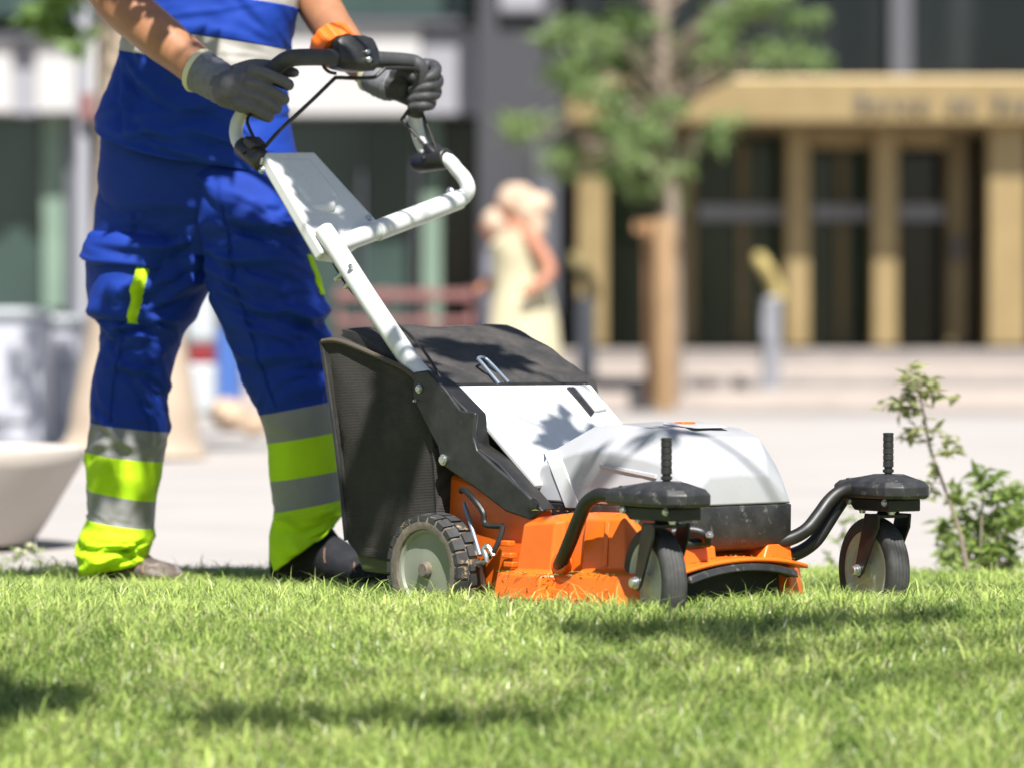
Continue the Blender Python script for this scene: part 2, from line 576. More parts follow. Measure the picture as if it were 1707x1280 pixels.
for x0, x1, m in ((-900, -320, 'glassteal'), (-315, 68, 'glassteal'), (150, 440, 'glassteal'), (446, 600, 'glassteal'), (606, 690, 'glassteal'), (696, 792, 'glassdark')):
    bpart('window', M[m], [(x0, x1, 192, 600)], 42.9, .08, off)
bpart('reflection_strip', M['glassgreen'], [(72, 110, 192, 515)], 42.6, .2, off)  # green strips stand in for reflections in the window glass
bpart('reflection_strip', M['glassgreen'], [(705, 735, 192, 560)], 42.6, .05, off)
for x0, x1 in ((110, 148), (441, 445), (601, 605), (691, 695)):
    bpart('mullion', M['framegrey'], [(x0, x1, 190, 640)], 42.4, .3, off)
bpart('plinth', M['framegrey'], [(-900, 796, 600, 650)], 41.8, 1, off)

# ------------------------------------------------------------------ street things in the distance
def part_px(name, m, x0, x1, y0, y1, d, depth, parent, bevel=0.01):
    return bpart(name, m, [(x0, x1, y0, y1)], d, depth, parent, bevel)


# wooden stakes beside the young tree
s = empty('wooden_stake', W(1108, 672, 37))
s.location.z = GZ
tag(s, 'warm brown wooden stake tied to the young tree before the portico', 'stake')
mb = MB()
r = .105
a, b = W(1108, 672, 37) - s.location, W(1108, 364, 37) - s.location
mb.tube([a + Vector((0, 0, -.1)), b - Vector((0, 0, .05)), b], [r, r, r * .75], 14)
mb.build('post', M['wood'], s)
mb = MB()
mb.box(W(1082, 378, 37.1) - s.location, (.30, .10, .12))
mb.build('crosspiece', M['wooddark'], s, bevel=.01)
mb = MB()
mb.tube([W(1086, 672, 37.3) - s.location, W(1082, 368, 37.3) - s.location], .06, 10)
mb.build('brace', M['wooddark'], s)


def leaf_cloud(clumps, size, seed, per=1.0, aspect=.5, droop=.2):
    """clumps: (centre, radius, count). Small folded leaves spread through each clump's volume."""
    rnd = np.random.RandomState(seed)
    V, Fc, T = [], [], []
    for c, r, n in clumps:
        rr = np.array(r if hasattr(r, '__len__') else (r, r, r), dtype=float)
        tc_ = rnd.rand() * .5
        for _ in range(int(n * per)):
            q = rnd.normal(size=3)
            q = q / np.linalg.norm(q) * (rnd.rand() ** .45)
            p = np.array(c) + q * rr
            d = rnd.normal(size=3)
            d[2] = d[2] * .5 - droop
            d /= np.linalg.norm(d)
            w = np.cross(d, rnd.normal(size=3) * .5 + np.array((0, 0, 1)))
            w /= np.linalg.norm(w) + 1e-6
            up = np.cross(w, d)
            s_ = size * (.6 + .8 * rnd.rand())
            o = len(V)
            hw = s_ * aspect * .5
            V += [p, p + d * s_ * .4 + w * hw + up * s_ * .06, p + d * s_ - up * s_ * .1, p + d * s_ * .4 - w * hw + up * s_ * .06]
            Fc += [(o, o + 1, o + 2), (o, o + 2, o + 3)]
            t = min(1, max(0, tc_ + .5 * rnd.rand()))
            T += [t] * 4
    return np.array(V), Fc, np.array(T)


def leaf_obj(name, data, m, parent=None, off=(0, 0, 0)):
    V, Fc, T = data
    me = bpy.data.meshes.new(name)
    me.from_pydata([tuple(p) for p in V - np.array(off)], [], Fc)
    me.materials.append(m)
    at = me.attributes.new('tint', 'FLOAT', 'POINT')
    at.data.foreach_set('value', T.astype(np.float32))
    o = bpy.data.objects.new(name, me)
    COL.objects.link(o)
    if parent is not None:
        o.parent = parent
    return o


yt = empty('young_tree', W(1125, 668, 37.6))
yt.location.z = GZ
tag(yt, 'young leafy tree with feathery green sprays before the brass portico', 'tree')
mb = MB()
B = Vector(yt.location)
mb.tube([W(1122, 668, 37.6) - B, W(1118, 400, 37.6) - B, W(1108, 200, 37.6) - B, W(1100, -60, 37.6) - B, W(1100, -260, 37.6) - B], [.1, .095, .085, .07, .03], 10, 4)
mb.build('trunk', M['bark'], yt)
spots = [(960, 45, 55), (1020, 30, 50), (1075, 70, 55), (940, 110, 45), (1000, 120, 50), (1060, 120, 55), (1120, 95, 50), (1180, 60, 40), (1235, 10, 50), (1300, 25, 50), (1330, 105, 40), (1280, 85, 40), (1210, 110, 35), (870, 205, 45),
         (1000, 175, 50), (1060, 200, 50), (1120, 190, 40), (1190, 215, 35), (955, 268, 40), (1045, 290, 40), (1090, 250, 35), (1020, 230, 40), (1105, 240, 45), (1098, 305, 36), (1130, 272, 32), (1075, 262, 34), (1180, -70, 50), (1040, -80, 50), (940, -70, 40), (1280, -90, 50), (1100, -190, 70)]
rl = random.Random(3)
wisps = []
for x, y, rr in spots:
    for _ in range(3):
        wisps.append((x + rl.uniform(-.75, .75) * rr, y + rl.uniform(-.6, .6) * rr, rr * rl.uniform(.38, .62)))
br = MB()
cl = []
for x, y, rr in wisps:
    d = 37.6 + rl.uniform(-.9, .9)
    c = W(x, y, d)
    k = rr / F * 37.6
    cl.append((c, (k * 1.25, k * 1.1, k * .55), int(rr * 1.5)))
    t0 = W(1105, min(y + 90, 330), 37.6)
    br.tube([t0 - B, (t0 * .4 + c * .6) + Vector((0, 0, .12)) - B, c - B], [.025, .016, .006], 5, 3)
br.build('limb', M['bark'], yt)
leaf_obj('crown', leaf_cloud(cl, .19, 11, 1, .36), M['leafy'], yt, B)

# handrail posts at the foot of the steps
for x, sfx in ((1283, 'grey metal handrail post with slanting yellow top before the glazed doors'), (975, 'dim grey handrail post with yellow top beside the dark pillar')):
    d = 39.0 if x > 1100 else 40.2
    hp = empty('handrail_post', W(x, 655, d))
    hp.location.z = GZ
    tag(hp, sfx, 'handrail post', 'handrail posts at the foot of the steps')
    B = Vector(hp.location)
    mb = MB()
    a, b = W(x + 2, 660, d) - B, W(x + 2, 495, d) - B
    mb.box(((a + b) / 2), (.19, .14, (b - a).length))
    mb.build('post', M['steelgrey'], hp, bevel=.02)
    mb = MB()
    mb.tube([W(x + 14, 500, d) - B, W(x + 8, 474, d) - B, W(x - 14, 436, d) - B, W(x - 20, 428, d + 1.0) - B], [.07, .075, .075, .05], 10, 3)
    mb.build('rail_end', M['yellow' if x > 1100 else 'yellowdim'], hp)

# plane tree behind the worker, base at the paving
pt = empty('plane_tree', W(222, 745, 21.5))
pt.location.z = GZ
tag(pt, 'broad pale trunked tree standing on the paving behind the worker', 'tree')
B = Vector(pt.location)
mb = MB()
mb.tube([W(222, 755, 21.5) - B, W(224, 700, 21.5) - B, W(226, 520, 21.5) - B, W(222, 250, 21.5) - B, W(215, 0, 21.5) - B, W(205, -400, 21.5) - B, W(200, -800, 21.5) - B], [.42, .36, .27, .21, .18, .16, .1], 18, 5)
for tx, ty, td in ((-120, -420, 20.5), (520, -700, 22.5), (60, -160, 21.2), (260, -900, 20.5)):
    mb.tube([W(214, -60 if ty > -300 else -250, 21.5) - B, W((214 + tx) / 2, (ty - 180) / 2 - 40, td) - B, W(tx, ty, td) - B], [.09, .06, .03], 8, 4)
mb.build('trunk', M['palebark'], pt)
cl = []
for x, y, rr in ((95, -6, 26), (60, 22, 18), (112, 50, 16), (128, 84, 10), (80, 48, 10), (135, 60, 10), (120, -40, 50), (200, -260, 130), (350, -420, 150), (200, -560, 180), (480, -620, 170), (350, -800, 150)):
    k = rr / F * 21.2
    cl.append((W(x, y, 21.2 + rl.uniform(-.4, .4)), (k, k * 1.4, k * .8), 60 + rr if rr > 30 else int(rr * 1.3)))
leaf_obj('crown', leaf_cloud(cl, .13, 23, 1, .6), M['leafd'], pt, B)

# lamp post left of the worker
lp = empty('lamp_post', W(138, 705, 25))
lp.location.z = GZ
tag(lp, 'slim pale grey lamp post with a small red plate at the left edge', 'lamp post')
B = Vector(lp.location)
mb = MB()
mb.tube([W(138, 715, 25) - B, W(138, 640, 25) - B, W(138, 600, 25) - B, W(138, -1100, 25) - B], [.075, .075, .05, .04], 12)
mb.build('pole', M['spandrelgrey'], lp)
mb = MB()
mb.box(W(146, 178, 24.9) - B, (.09, .03, .17))
mb.build('plate', M['pinkred'], lp, bevel=.004)
mb = MB()
mb.lathe([(.02, 0), (.13, .02), (.16, .12), (.05, .25), (.02, .27)], W(138, -1110, 25) - B)
mb.build('lamp_head', M['framegrey'], lp)

# cabinets at the left edge
for x0, x1, y0, y1, d, lab in ((-60, 68, 520, 722, 24, 'blue grey street cabinet at the left edge, the wider one'), (84, 128, 532, 716, 24.6, 'narrow blue grey street cabinet beside the lamp post')):
    cb = empty('street_cabinet', W((x0 + x1) / 2, y1, d))
    cb.location.z = GZ
    tag(cb, lab, 'cabinet', 'street cabinets at the left edge')
    part_px('body', M['cabinet'], x0, x1, y0 + 10, 745, d, .5, cb, .02)
    part_px('roof', M['white2'], x0 - 4, x1 + 4, y0 - 6, y0 + 9, d - .04, .58, cb, .02)
    part_px('door', M['cabinet'], x0 + 8, x1 - 6, y0 + 24, 700, d - .025, .02, cb, .004)
    part_px('handle', M['framegrey'], x1 - 16, x1 - 12, 600, 622, d - .05, .02, cb, .002)

# concrete planter
cp = empty('concrete_planter', (W(-150, 890, 12).x, 12, GZ))
tag(cp, 'round cast concrete planter bowl with flaring sides at the left edge', 'planter')
mb = MB()
mb.lathe([(.33, 0), (.385, .012), (.43, .08), (.53, .25), (.545, .285), (.54, .305), (.525, .312), (.47, .31), (.455, .30), (.44, .24), (.02, .24)], (0, 0, .005), seg=64)
mb.build('bowl', M['concrete'], cp)
mb = MB()
mb.lathe([(.30, -.02), (.30, .012), (.02, .012)], (0, 0, 0), seg=40)
mb.build('foot', M['stepdark'], cp)

# bins seen between the legs
lb = empty('litter_bin', W(337, 690, 27))
lb.location.z = GZ
tag(lb, 'white litter bin with a dark red band seen between the legs of the worker', 'litter bin')
part_px('body', M['white2'], 313, 358, 606, 690, 27, .3, lb, .03)
part_px('band', M['red'], 316, 356, 575, 606, 27.01, .28, lb, .01)
part_px('hood', M['white2'], 310, 357, 470, 575, 27, .3, lb, .06)
rb = empty('recycling_bin', W(378, 690, 28))
rb.location.z = GZ
tag(rb, 'tall blue recycling bin behind the white litter bin', 'bin')
part_px('body', M['bin'], 358, 400, 540, 700, 28, .3, rb, .03)
part_px('lid', M['framegrey'], 356, 402, 525, 541, 27.97, .36, rb, .02)
for i, (x, y, r, lab) in enumerate(((385, 690, 34, 'sandy boulder below the blue bin, the larger one'), (425, 708, 22, 'small sandy boulder right of the larger one'))):
    mb = MB()
    c = W(x, y, 25.5 - i * .6)
    k = r / F * 25
    rings = []
    for a in range(1, 9):
        th = math.pi * a / 9
        rings.append([Vector((math.sin(th) * math.cos(q * math.pi / 8), math.sin(th) * math.sin(q * math.pi / 8), -math.cos(th) * .8)) for q in range(16)])
    rings = [[c + q * k * (1.05 + .35 * noise.noise(q * 1.3 + Vector((i * 5, 0, 0)))) for q in rr] for rr in rings]
    mb.loft(rings)
    tag(mb.build('boulder', M['rock'], smooth=True), lab, 'boulder', 'boulders between the legs')
# faded red railing before the office windows
rr_ = empty('red_railing', W(660, 640, 34))
rr_.location.z = GZ
tag(rr_, 'faded red metal railing low in front of the office windows', 'railing')
part_px('rail', M['pinkred'], 560, 790, 484, 500, 34, .06, rr_)
part_px('rail', M['pinkred'], 560, 790, 530, 542, 34, .06, rr_)
for x in (565, 640, 712, 785):
    part_px('post', M['pinkred'], x - 5, x + 5, 480, 684, 34.07, .06, rr_)


# ------------------------------------------------------------------ passers-by
def limb(mb, pts, rs, seg=12, k=4):
    mb.tube(pts, rs, seg, k)
    mb.ball(pts[0], rs[0] * .98, 12)
    mb.ball(pts[-1], rs[-1] * .98, 12)


def walker(name, label, x, d, s_px, shirt, hairm, skinm, dress, face=-1, ztop=None):
    """s_px: pixels per metre at that distance; a walking adult, heading left"""
    ft = W(x, 575 + (CH - GZ) * F / d, d)
    e = empty(name, (ft.x, d, GZ))
    tag(e, label, 'person')
    h = ztop
    k = h / 1.68
    S = lambda a, b, c: Vector((a, b, c)) * k
    mb = MB()
    limb(mb, [S(0, 0, .86), S(0, 0, 1.1), S(-.01, 0, 1.34)], [.14 * k, .12 * k, .12 * k])
    limb(mb, [S(-.02, 0, 1.36), S(-.05, 0, 1.48)], [.055 * k, .05 * k])
    mb.ball(S(-.075, 0, 1.56), S(.085, .075, .105))
    mb.ball(S(-.165, 0, 1.55), S(.02, .012, .018), 8)
    mb.ball(S(-.07, -.075, 1.55), S(.02, .012, .03), 8)
    if dress:
        limb(mb, [S(.04, -.17, 1.36), S(.19, -.23, 1.12), S(.03, -.30, .98)], [.06 * k, .05 * k, .035 * k])
        limb(mb, [S(.03, .17, 1.36), S(-.10, .22, 1.14), S(-.28, .2, 1.0)], [.055 * k, .045 * k, .035 * k])
    else:
        limb(mb, [S(.02, -.19, 1.38), S(-.02, -.24, 1.1), S(-.08, -.24, .86)], [.06 * k, .05 * k, .035 * k])
        limb(mb, [S(.02, .19, 1.38), S(.08, .22, 1.1), S(.02, .22, .86)], [.06 * k, .045 * k, .035 * k])
    limb(mb, [S(-.02, -.09, .88), S(-.12, -.09, .47), S(-.16, -.09, .07)], [.09 * k, .06 * k, .04 * k])
    limb(mb, [S(.02, .09, .88), S(.06, .09, .47), S(.20, .09, .1)], [.09 * k, .06 * k, .04 * k])
    limb(mb, [S(-.14, -.09, .04), S(-.28, -.09, .03)], [.04 * k, .03 * k])
    limb(mb, [S(.20, .09, .08), S(.10, .09, .02)], [.04 * k, .03 * k])
    body = mb.build('body', skinm, e)
    remesh(body, .014 * k, 5)

    def ell(cx, cz, rx, ry, n=24, fold=0):
        rx, ry = rx * (1.16 if dress else 1), ry * (1.16 if dress else 1)
        return [S(cx + rx * math.cos(2 * math.pi * i / n) * (1 + fold * math.cos(5 * 2 * math.pi * i / n)), ry * math.sin(2 * math.pi * i / n) * (1 + fold * math.sin(7 * 2 * math.pi * i / n)), cz) for i in range(n)]
    mb = MB()
    if dress:
        mb.loft([ell(-.01, 1.38, .10, .17), ell(-.03, 1.30, .155, .18), ell(-.01, 1.18, .16, .165), ell(0, 1.05, .155, .15), ell(.01, .95, .17, .185, fold=.02), ell(.01, .8, .20, .21, fold=.03), ell(.01, .5, .22, .22, fold=.06), ell(.02, .2, .25, .25, fold=.09)], True)
        mb.build('dress', shirt, e)
    else:
        mb.loft([ell(0, 1.43, .09, .16), ell(-.01, 1.36, .13, .21), ell(-.01, 1.15, .15, .2), ell(0, .84, .16, .19, fold=.02)], True)
        for sy, fx in ((-1, -.02), (1, .07)):
            limb(mb, [S(.02, sy * .19, 1.38), S(.0 + fx * .5, sy * .225, 1.2)], [.082 * k, .08 * k])
        mb.build('shirt', shirt, e)
        mb = MB()
        mb.loft([ell(0, .92, .15, .18), ell(0, .8, .165, .19)], True)
        for sy, kx in ((-1, -.10), (1, .05)):
            mb.loft([[S(q[0], q[1], q[2]) for q in [(c + .1 * math.cos(a), sy * .09 + .1 * math.sin(a), zz) for a in [2 * math.pi * i / 16 for i in range(16)]]] for c, zz in ((0, .86), (kx, .5))])
        mb.build('shorts', M['shorts'], e)
    mb = MB()
    mb.ball(S(-.045, 0, 1.59), S(.11, .095, .115), 18)
    if dress:
        mb.ball(S(.06, 0, 1.52), S(.10, .1, .13), 16)
        mb.ball(S(.10, 0, 1.42), S(.07, .09, .12), 14)
        mb.ball(S(.12, 0, 1.56), S(.09, .1, .09), 14)
        mb.ball(S(-.02, 0, 1.645), S(.10, .1, .06), 14)
    h_ = mb.build('hair', hairm, e)
    remesh(h_, .015 * k, 3)
    for ax, sy in ((-.28, -.09), (.10, .09)):
        mb = MB()
        mb.ball(S(ax + .08, sy, .035), S(.13, .048, .04), 12)
        mb.build('shoe', M['sole'], e)
    return e


walker('person', 'woman with pale blond hair walking in a cream dress beyond the mower', 868, 25.0, 256, M['dress'], M['straw'], M['pinkskin'], True, ztop=1.66)
walker('person', 'walker in a lavender grey shirt and blue shorts half hidden behind the cream dress', 838, 26.6, 240, M['lavender'], M['straw'], M['pinkskin'], False, ztop=1.56)

# ------------------------------------------------------------------ grass
def grass_patch(name, n, yr, seed):
    rnd = np.random.RandomState(seed)
    y = yr[0] + (yr[1] - yr[0]) * rnd.rand(n)
    half = .135 * y + .70
    x = (rnd.rand(n) * 2 - 1) * half
    # tufts of different vigour: a hashed cell field under a slow wave field
    def field(sx, sy, a, bb):
        gx = (np.floor(x / sx).astype(np.int64) * a) ^ (np.floor(y / sy).astype(np.int64) * bb)
        return (gx % 1009) / 1009.0
    cell = field(.03, .045, 73856093, 19349663)
    cell2 = field(.11, .17, 83492791, 29349671)
    big = .5 + .25 * np.sin(x * 3.1 + 1.7 * np.sin(y * 2.3)) + .25 * np.sin(y * 4.7 + x * 2.2)
    hgt = (.040 + .042 * rnd.rand(n)) * (.62 + .36 * cell + .25 * cell2 + .2 * big)
    tall = rnd.rand(n) < .06
    hgt[tall] *= 1.35
    dry = rnd.rand(n) < (.19 + .28 * (cell > .72) + .16 * (cell2 > .74))
    hgt[dry] *= .78
    hgt *= np.clip(1.0 - .22 * (y - 8.9), .78, 1.0)
    wid = .0011 + .0014 * rnd.rand(n)
    wid[dry] *= .75
    az = rnd.rand(n) * 2 * np.pi + 1.2 * (cell - .5)
    lean = (.15 + 1.0 * rnd.rand(n) ** 1.2) * hgt
    lean[dry] *= 1.5
    t_ = 7.9 - y
    z = np.where(y >= 7.9, GZ + .044 * np.clip(9.3 - y, 0, None) / 1.4 + .014 * np.clip(y - 9.45, 0, None) / .6, -.008 - .161 * (np.clip(t_, 0, 1.1) / 1.1) ** 1.35 - np.clip(t_ - 1.1, 0, None) * .2)
    face = az + np.pi / 2 + rnd.normal(size=n) * .6
    dx, dy = np.cos(az), np.sin(az)
    wx, wy = np.cos(face), np.sin(face)
    lv = [(0, 0, 1.0), (.38, .16, .95), (.74, .52, .65), (1.0, 1.0, 0)]
    V = np.zeros((n, 7, 3), dtype=np.float32)
    k = 0
    for t, l, w in lv:
        cx, cy, cz = x + dx * lean * l, y + dy * lean * l, z + hgt * (t - .22 * l * l) - .004 * (t == 0)
        if w > 0:
            V[:, k] = np.stack([cx - wx * wid * w, cy - wy * wid * w, cz], 1)
            V[:, k + 1] = np.stack([cx + wx * wid * w, cy + wy * wid * w, cz], 1)
            k += 2
        else:
            V[:, k] = np.stack([cx, cy, cz], 1)
    base = (np.arange(n) * 7)[:, None]
    qd = np.concatenate([base + np.array([[0, 1, 3, 2]]), base + np.array([[2, 3, 5, 4]])], 1).reshape(-1)
    tr = (base + np.array([[4, 5, 6]])).reshape(-1)
    loops = np.concatenate([qd, tr]).astype(np.int32)
    starts = np.concatenate([np.arange(2 * n) * 4, 8 * n + np.arange(n) * 3]).astype(np.int32)
    me = bpy.data.meshes.new(name)
    me.vertices.add(n * 7)
    me.vertices.foreach_set('co', V.reshape(-1))
    me.loops.add(len(loops))
    me.loops.foreach_set('vertex_index', loops)
    me.polygons.add(3 * n)
    me.polygons.foreach_set('loop_start', starts)
    me.update(calc_edges=True)
    me.shade_smooth()
    g1, g2 = np.array((.055, .155, .016)), np.array((.62, .74, .22))
    d1, d2 = np.array((.58, .56, .27)), np.array((.82, .79, .52))
    t = np.clip(.60 * rnd.rand(n) + .30 * cell + .30 * cell2 - .12 * big, 0, 1)[:, None] ** 1.15
    c = g1 + (g2 - g1) * t
    td = rnd.rand(n)[:, None]
    c[dry] = (d1 + (d2 - d1) * td)[dry]
    C = np.ones((n, 7, 4), dtype=np.float32)
    for kk in range(7):
        C[:, kk, :3] = c
    at = me.attributes.new('tint', 'FLOAT_COLOR', 'POINT')
    at.data.foreach_set('color', C.reshape(-1))
    me.materials.append(M['grass'])
    o = bpy.data.objects.new(name, me)
    COL.objects.link(o)
    o['kind'] = 'stuff'
    o['label'] = 'short sunlit lawn grass with dry straw blades'
    return o


grass_patch('grass', 400000, (6.3, LAWN_EDGE - .03), 5)

# ------------------------------------------------------------------ the lawn mower
mw = empty('lawn_mower', (OX.x, OX.y, 0), -YAW)
tag(mw, 'orange and white walk behind lawn mower with black grass bag and two front caster wheels', 'lawn mower')


def P(*pts):
    return [Vector(p) for p in pts]


def sym(near, z=None):
    return near


# deck: rings from the lower rim to the upper edge, all with the same number of points
def deck_ring(near, front, far, rear):
    return P(*(near + front + far + rear))


A = deck_ring([(-.47, -.25, .03), (-.485, -.31, .03), (-.465, -.345, .03), (-.315, -.352, .03), (-.303, -.315, .03), (-.237, -.315, .03), (-.222, -.352, .03), (-.07, -.352, .03), (-.02, -.30, .03)],
              [(-.012, -.2, .03), (-.095, -.19, .03), (-.10, .128, .03), (-.03, .138, .03), (-.075, .225, .03)], [(-.15, .262, .03), (-.28, .285, .03), (-.43, .30, .03)], [(-.48, .2, .03), (-.48, 0, .03)])
Bq = deck_ring([(-.465, -.25, .083), (-.478, -.305, .083), (-.46, -.335, .086), (-.316, -.342, .086), (-.303, -.308, .086), (-.237, -.308, .086), (-.222, -.342, .088), (-.075, -.342, .096), (-.025, -.29, .10)],
               [(-.02, -.2, .105), (-.097, -.19, .105), (-.102, .128, .105), (-.038, .14, .105), (-.083, .218, .105)], [(-.155, .255, .10), (-.28, .275, .09), (-.43, .29, .09)], [(-.47, .2, .09), (-.47, 0, .09)])
Cq = deck_ring([(-.43, -.25, .090), (-.443, -.285, .090), (-.43, -.305, .092), (-.318, -.310, .094), (-.302, -.286, .094), (-.238, -.286, .094), (-.220, -.310, .100), (-.085, -.308, .108), (-.05, -.255, .110)],
               [(-.055, -.18, .114), (-.10, -.17, .112), (-.105, .12, .112), (-.07, .145, .112), (-.105, .20, .110)], [(-.17, .235, .108), (-.28, .25, .098), (-.42, .265, .098)], [(-.45, .2, .098), (-.45, 0, .098)])
Dq = deck_ring([(-.42, -.25, .190), (-.434, -.277, .190), (-.42, -.294, .190), (-.318, -.297, .198), (-.302, -.280, .201), (-.238, -.280, .205), (-.220, -.297, .207), (-.105, -.292, .212), (-.085, -.235, .165)],
               [(-.085, -.17, .13), (-.108, -.16, .125), (-.112, .11, .125), (-.095, .135, .13), (-.135, .18, .145)], [(-.19, .205, .155), (-.28, .23, .17), (-.40, .24, .17)], [(-.43, .18, .17), (-.43, 0, .17)])
Eq = deck_ring([(-.40, -.24, .206), (-.412, -.255, .206), (-.40, -.268, .206), (-.318, -.272, .213), (-.302, -.266, .217), (-.238, -.266, .222), (-.220, -.272, .224), (-.118, -.268, .227), (-.105, -.22, .175)],
               [(-.11, -.16, .135), (-.118, -.15, .13), (-.122, .10, .13), (-.12, .128, .135), (-.155, .165, .15)], [(-.20, .19, .163), (-.28, .21, .18), (-.39, .22, .18)], [(-.41, .17, .18), (-.41, 0, .18)])
mb = MB()
mb.loft([A, Bq, Cq, Dq, Eq], True)
deck = mb.build('deck', M['orange'], mw, bevel=.007, bseg=3, angle=50)
mb = MB()
A0 = [Vector((p.x * 1.0, p.y * 1.03, .008)) for p in A]
A1 = [Vector((p.x * 1.0, p.y * 1.012, .03)) for p in A]
mb.loft([A0, A1], True)
mb.build('skirt', M['rubber'], mw, bevel=.004)
# a moulded vertical crease on the side panel and the socket ring of the caster arm
mb = MB()
mb.prism(P((-.155, -.3105, .112), (-.147, -.3135, .112), (-.139, -.3105, .112)), P((-.165, -.294, .207), (-.157, -.2985, .207), (-.149, -.294, .207)))
mb.build('crease', M['orange'], deck, bevel=.002)
ah = L(935, 938, v=-.30)
mb = MB()
mb.lathe([(.020, -.012), (.024, -.012), (.025, .004), (.022, .008), (.018, .008)], ah, (0, -1, .15), 24)
mb.build('socket', M['orange'], deck, bevel=.002)
# inner chassis between the rear wheels
mb = MB()
mb.loft([P((-.44, -.245, z), (-.60, -.235, z), (-.86, -.215, z), (-.88, .2, z), (-.44, .22, z)) for z in (.04, .15)] + [P((-.44, -.235, .225), (-.58, -.225, .255), (-.82, -.20, .30), (-.84, .18, .30), (-.44, .20, .21))], True)
mb.build('chassis', M['orange'], mw, bevel=.01)
# front: orange shoulders and lip, black guard rim, dark panel standing in for the shaded cavity
mb = MB()
for v0, v1, z1, u0 in ((-.20, -.085, .152, -.03), (.075, .168, .150, -.05)):
    mb.prism(P((u0, v0, .10), (u0 - .003, v1, .10), (u0 - .01, v1, z1), (u0 - .01, v0 + .02, z1), (u0, v0, z1 - .03)), P((-.14, v0, .10), (-.14, v1, .10), (-.14, v1, z1), (-.14, v0 + .02, z1), (-.14, v0, z1 - .03)))
mb.build('shoulder', M['orange'], mw, bevel=.005)
n = 17


def arch(k, z0, dz):
    return z0 + dz * (1 - (2 * k - 1) ** 2)


def fu(v):
    """front face of the deck: straight, then turning back towards the far corner"""
    return -.008 - max(0, v - .06) ** 1.3 * .22


mb = MB()
vs = [-.20 + .335 * i / (n - 1) for i in range(n)]
mb.loft([[Vector((fu(v) + .006, v, arch(i / (n - 1), .092, .022))), Vector((fu(v) + .012, v, arch(i / (n - 1), .076, .022))), Vector((fu(v) - .03, v, arch(i / (n - 1), .076, .022))), Vector((fu(v) - .03, v, arch(i / (n - 1), .094, .022)))] for i, v in enumerate(vs)])
mb.build('guard_rim', M['blackhood'], mw, bevel=.003)
mb = MB()
mb.prism(P((-.062, -.19, .10), (-.062, .13, .10), (-.055, .13, .0), (-.055, -.19, .0)), P((-.085, -.19, .10), (-.085, .13, .10), (-.085, .13, .0), (-.085, -.19, .0)))
mb.build('cavity_panel', M['sole'], mw, bevel=.002)  # black panel paints the dark of the open cavity
vs = [-.225 + .40 * i / (n - 1) for i in range(n)]
mb = MB()
mb.loft([[Vector((fu(v) + .008, v, arch(i / (n - 1), .104, .022))), Vector((fu(v) + .008, v, arch(i / (n - 1), .094, .022))), Vector((fu(v) - .1, v, arch(i / (n - 1), .094, .022))), Vector((fu(v) - .1, v, arch(i / (n - 1), .104, .022)))] for i, v in enumerate(vs)])
mb.build('front_lip', M['orange'], mw, bevel=.004)

# battery hood: cross-sections along the machine
def sect(u, zb, zs, zt, wb, ws, wt, du=0):
    return P((u + du, -wb, zb), (u, -ws, zs), (u, -wt, zt), (u, 0, zt + .004), (u, wt, zt), (u, ws, zs), (u + du, wb, zb))


ZS = .236
mb = MB()
mb.loft([sect(-.505, ZS, .285, .315, .175, .172, .15), sect(-.49, ZS, .31, .345, .19, .182, .15), sect(-.375, ZS, .345, .402, .198, .182, .125), sect(-.30, ZS, .350, .408, .20, .182, .125), sect(-.17, ZS, .335, .398, .19, .172, .12), sect(-.10, ZS, .318, .378, .182, .162, .11), sect(-.068, ZS, .285, .335, .172, .15, .10), sect(-.052, ZS, .26, .295, .160, .138, .09)], True)
hood = mb.build('battery_hood', M['hood'], mw, bevel=.005, bseg=3, angle=22)
hood.modifiers['bevel'].angle_limit = math.radians(14)
mb = MB()
zb0 = .150
base_rings = []
for z, gx, gw in ((zb0 - .014, -.026, .90), (zb0 - .004, -.010, .96), (.170, .0, .995), (ZS - .0015, .0, 1.0)):
    base_rings.append(P((-.49, -.19 * gw, z), (-.375, -.198 * gw, z), (-.30, -.20 * gw, z), (-.17, -.19 * gw, z), (-.10, -.182 * gw, z), (-.066 + gx, -.172 * gw, z), (-.050 + gx, -.158 * gw, z), (-.050 + gx, .158 * gw, z), (-.066 + gx, .172 * gw, z), (-.10, .182 * gw, z), (-.17, .19 * gw, z), (-.49, .19 * gw, z)))
mb.loft(base_rings, True)
mb.build('hood_base', M['blackhood'], mw, bevel=.008, angle=50)
# white band and moulded rib that follow the near flank of the hood
HS = [(-.505, .285, .175, .172), (-.49, .31, .19, .182), (-.375, .345, .198, .182), (-.30, .350, .20, .182), (-.17, .335, .19, .172), (-.10, .318, .182, .162), (-.068, .285, .172, .15)]


def flank(x, y):
    v = -.19
    for _ in range(4):
        p = L(x, y, v=v)
        zs = np.interp(p.x, [h[0] for h in HS], [h[1] for h in HS])
        wb = np.interp(p.x, [h[0] for h in HS], [h[2] for h in HS])
        ws = np.interp(p.x, [h[0] for h in HS], [h[3] for h in HS])
        t = (p.z - ZS) / (zs - ZS)
        v = -(wb + (ws - wb) * t) if t < 1 else -(ws - (t - 1) * .05)
    return Vector((p.x, v, p.z))


def flank_strip(name, a0, a1, b0, b1, off, m_, n_=7):
    ring_ = []
    for i in range(n_):
        t = i / (n_ - 1)
        p, q_ = flank(a0[0] + (a1[0] - a0[0]) * t, a0[1] + (a1[1] - a0[1]) * t), flank(b0[0] + (b1[0] - b0[0]) * t, b0[1] + (b1[1] - b0[1]) * t)
        o_ = Vector((0, -off, 0))
        ring_.append([p + o_, q_ + o_, q_ - o_ * 2, p - o_ * 2])
    mb = MB()
    mb.loft(ring_)
    mb.build(name, m_, hood, bevel=min(.002, off * .5))


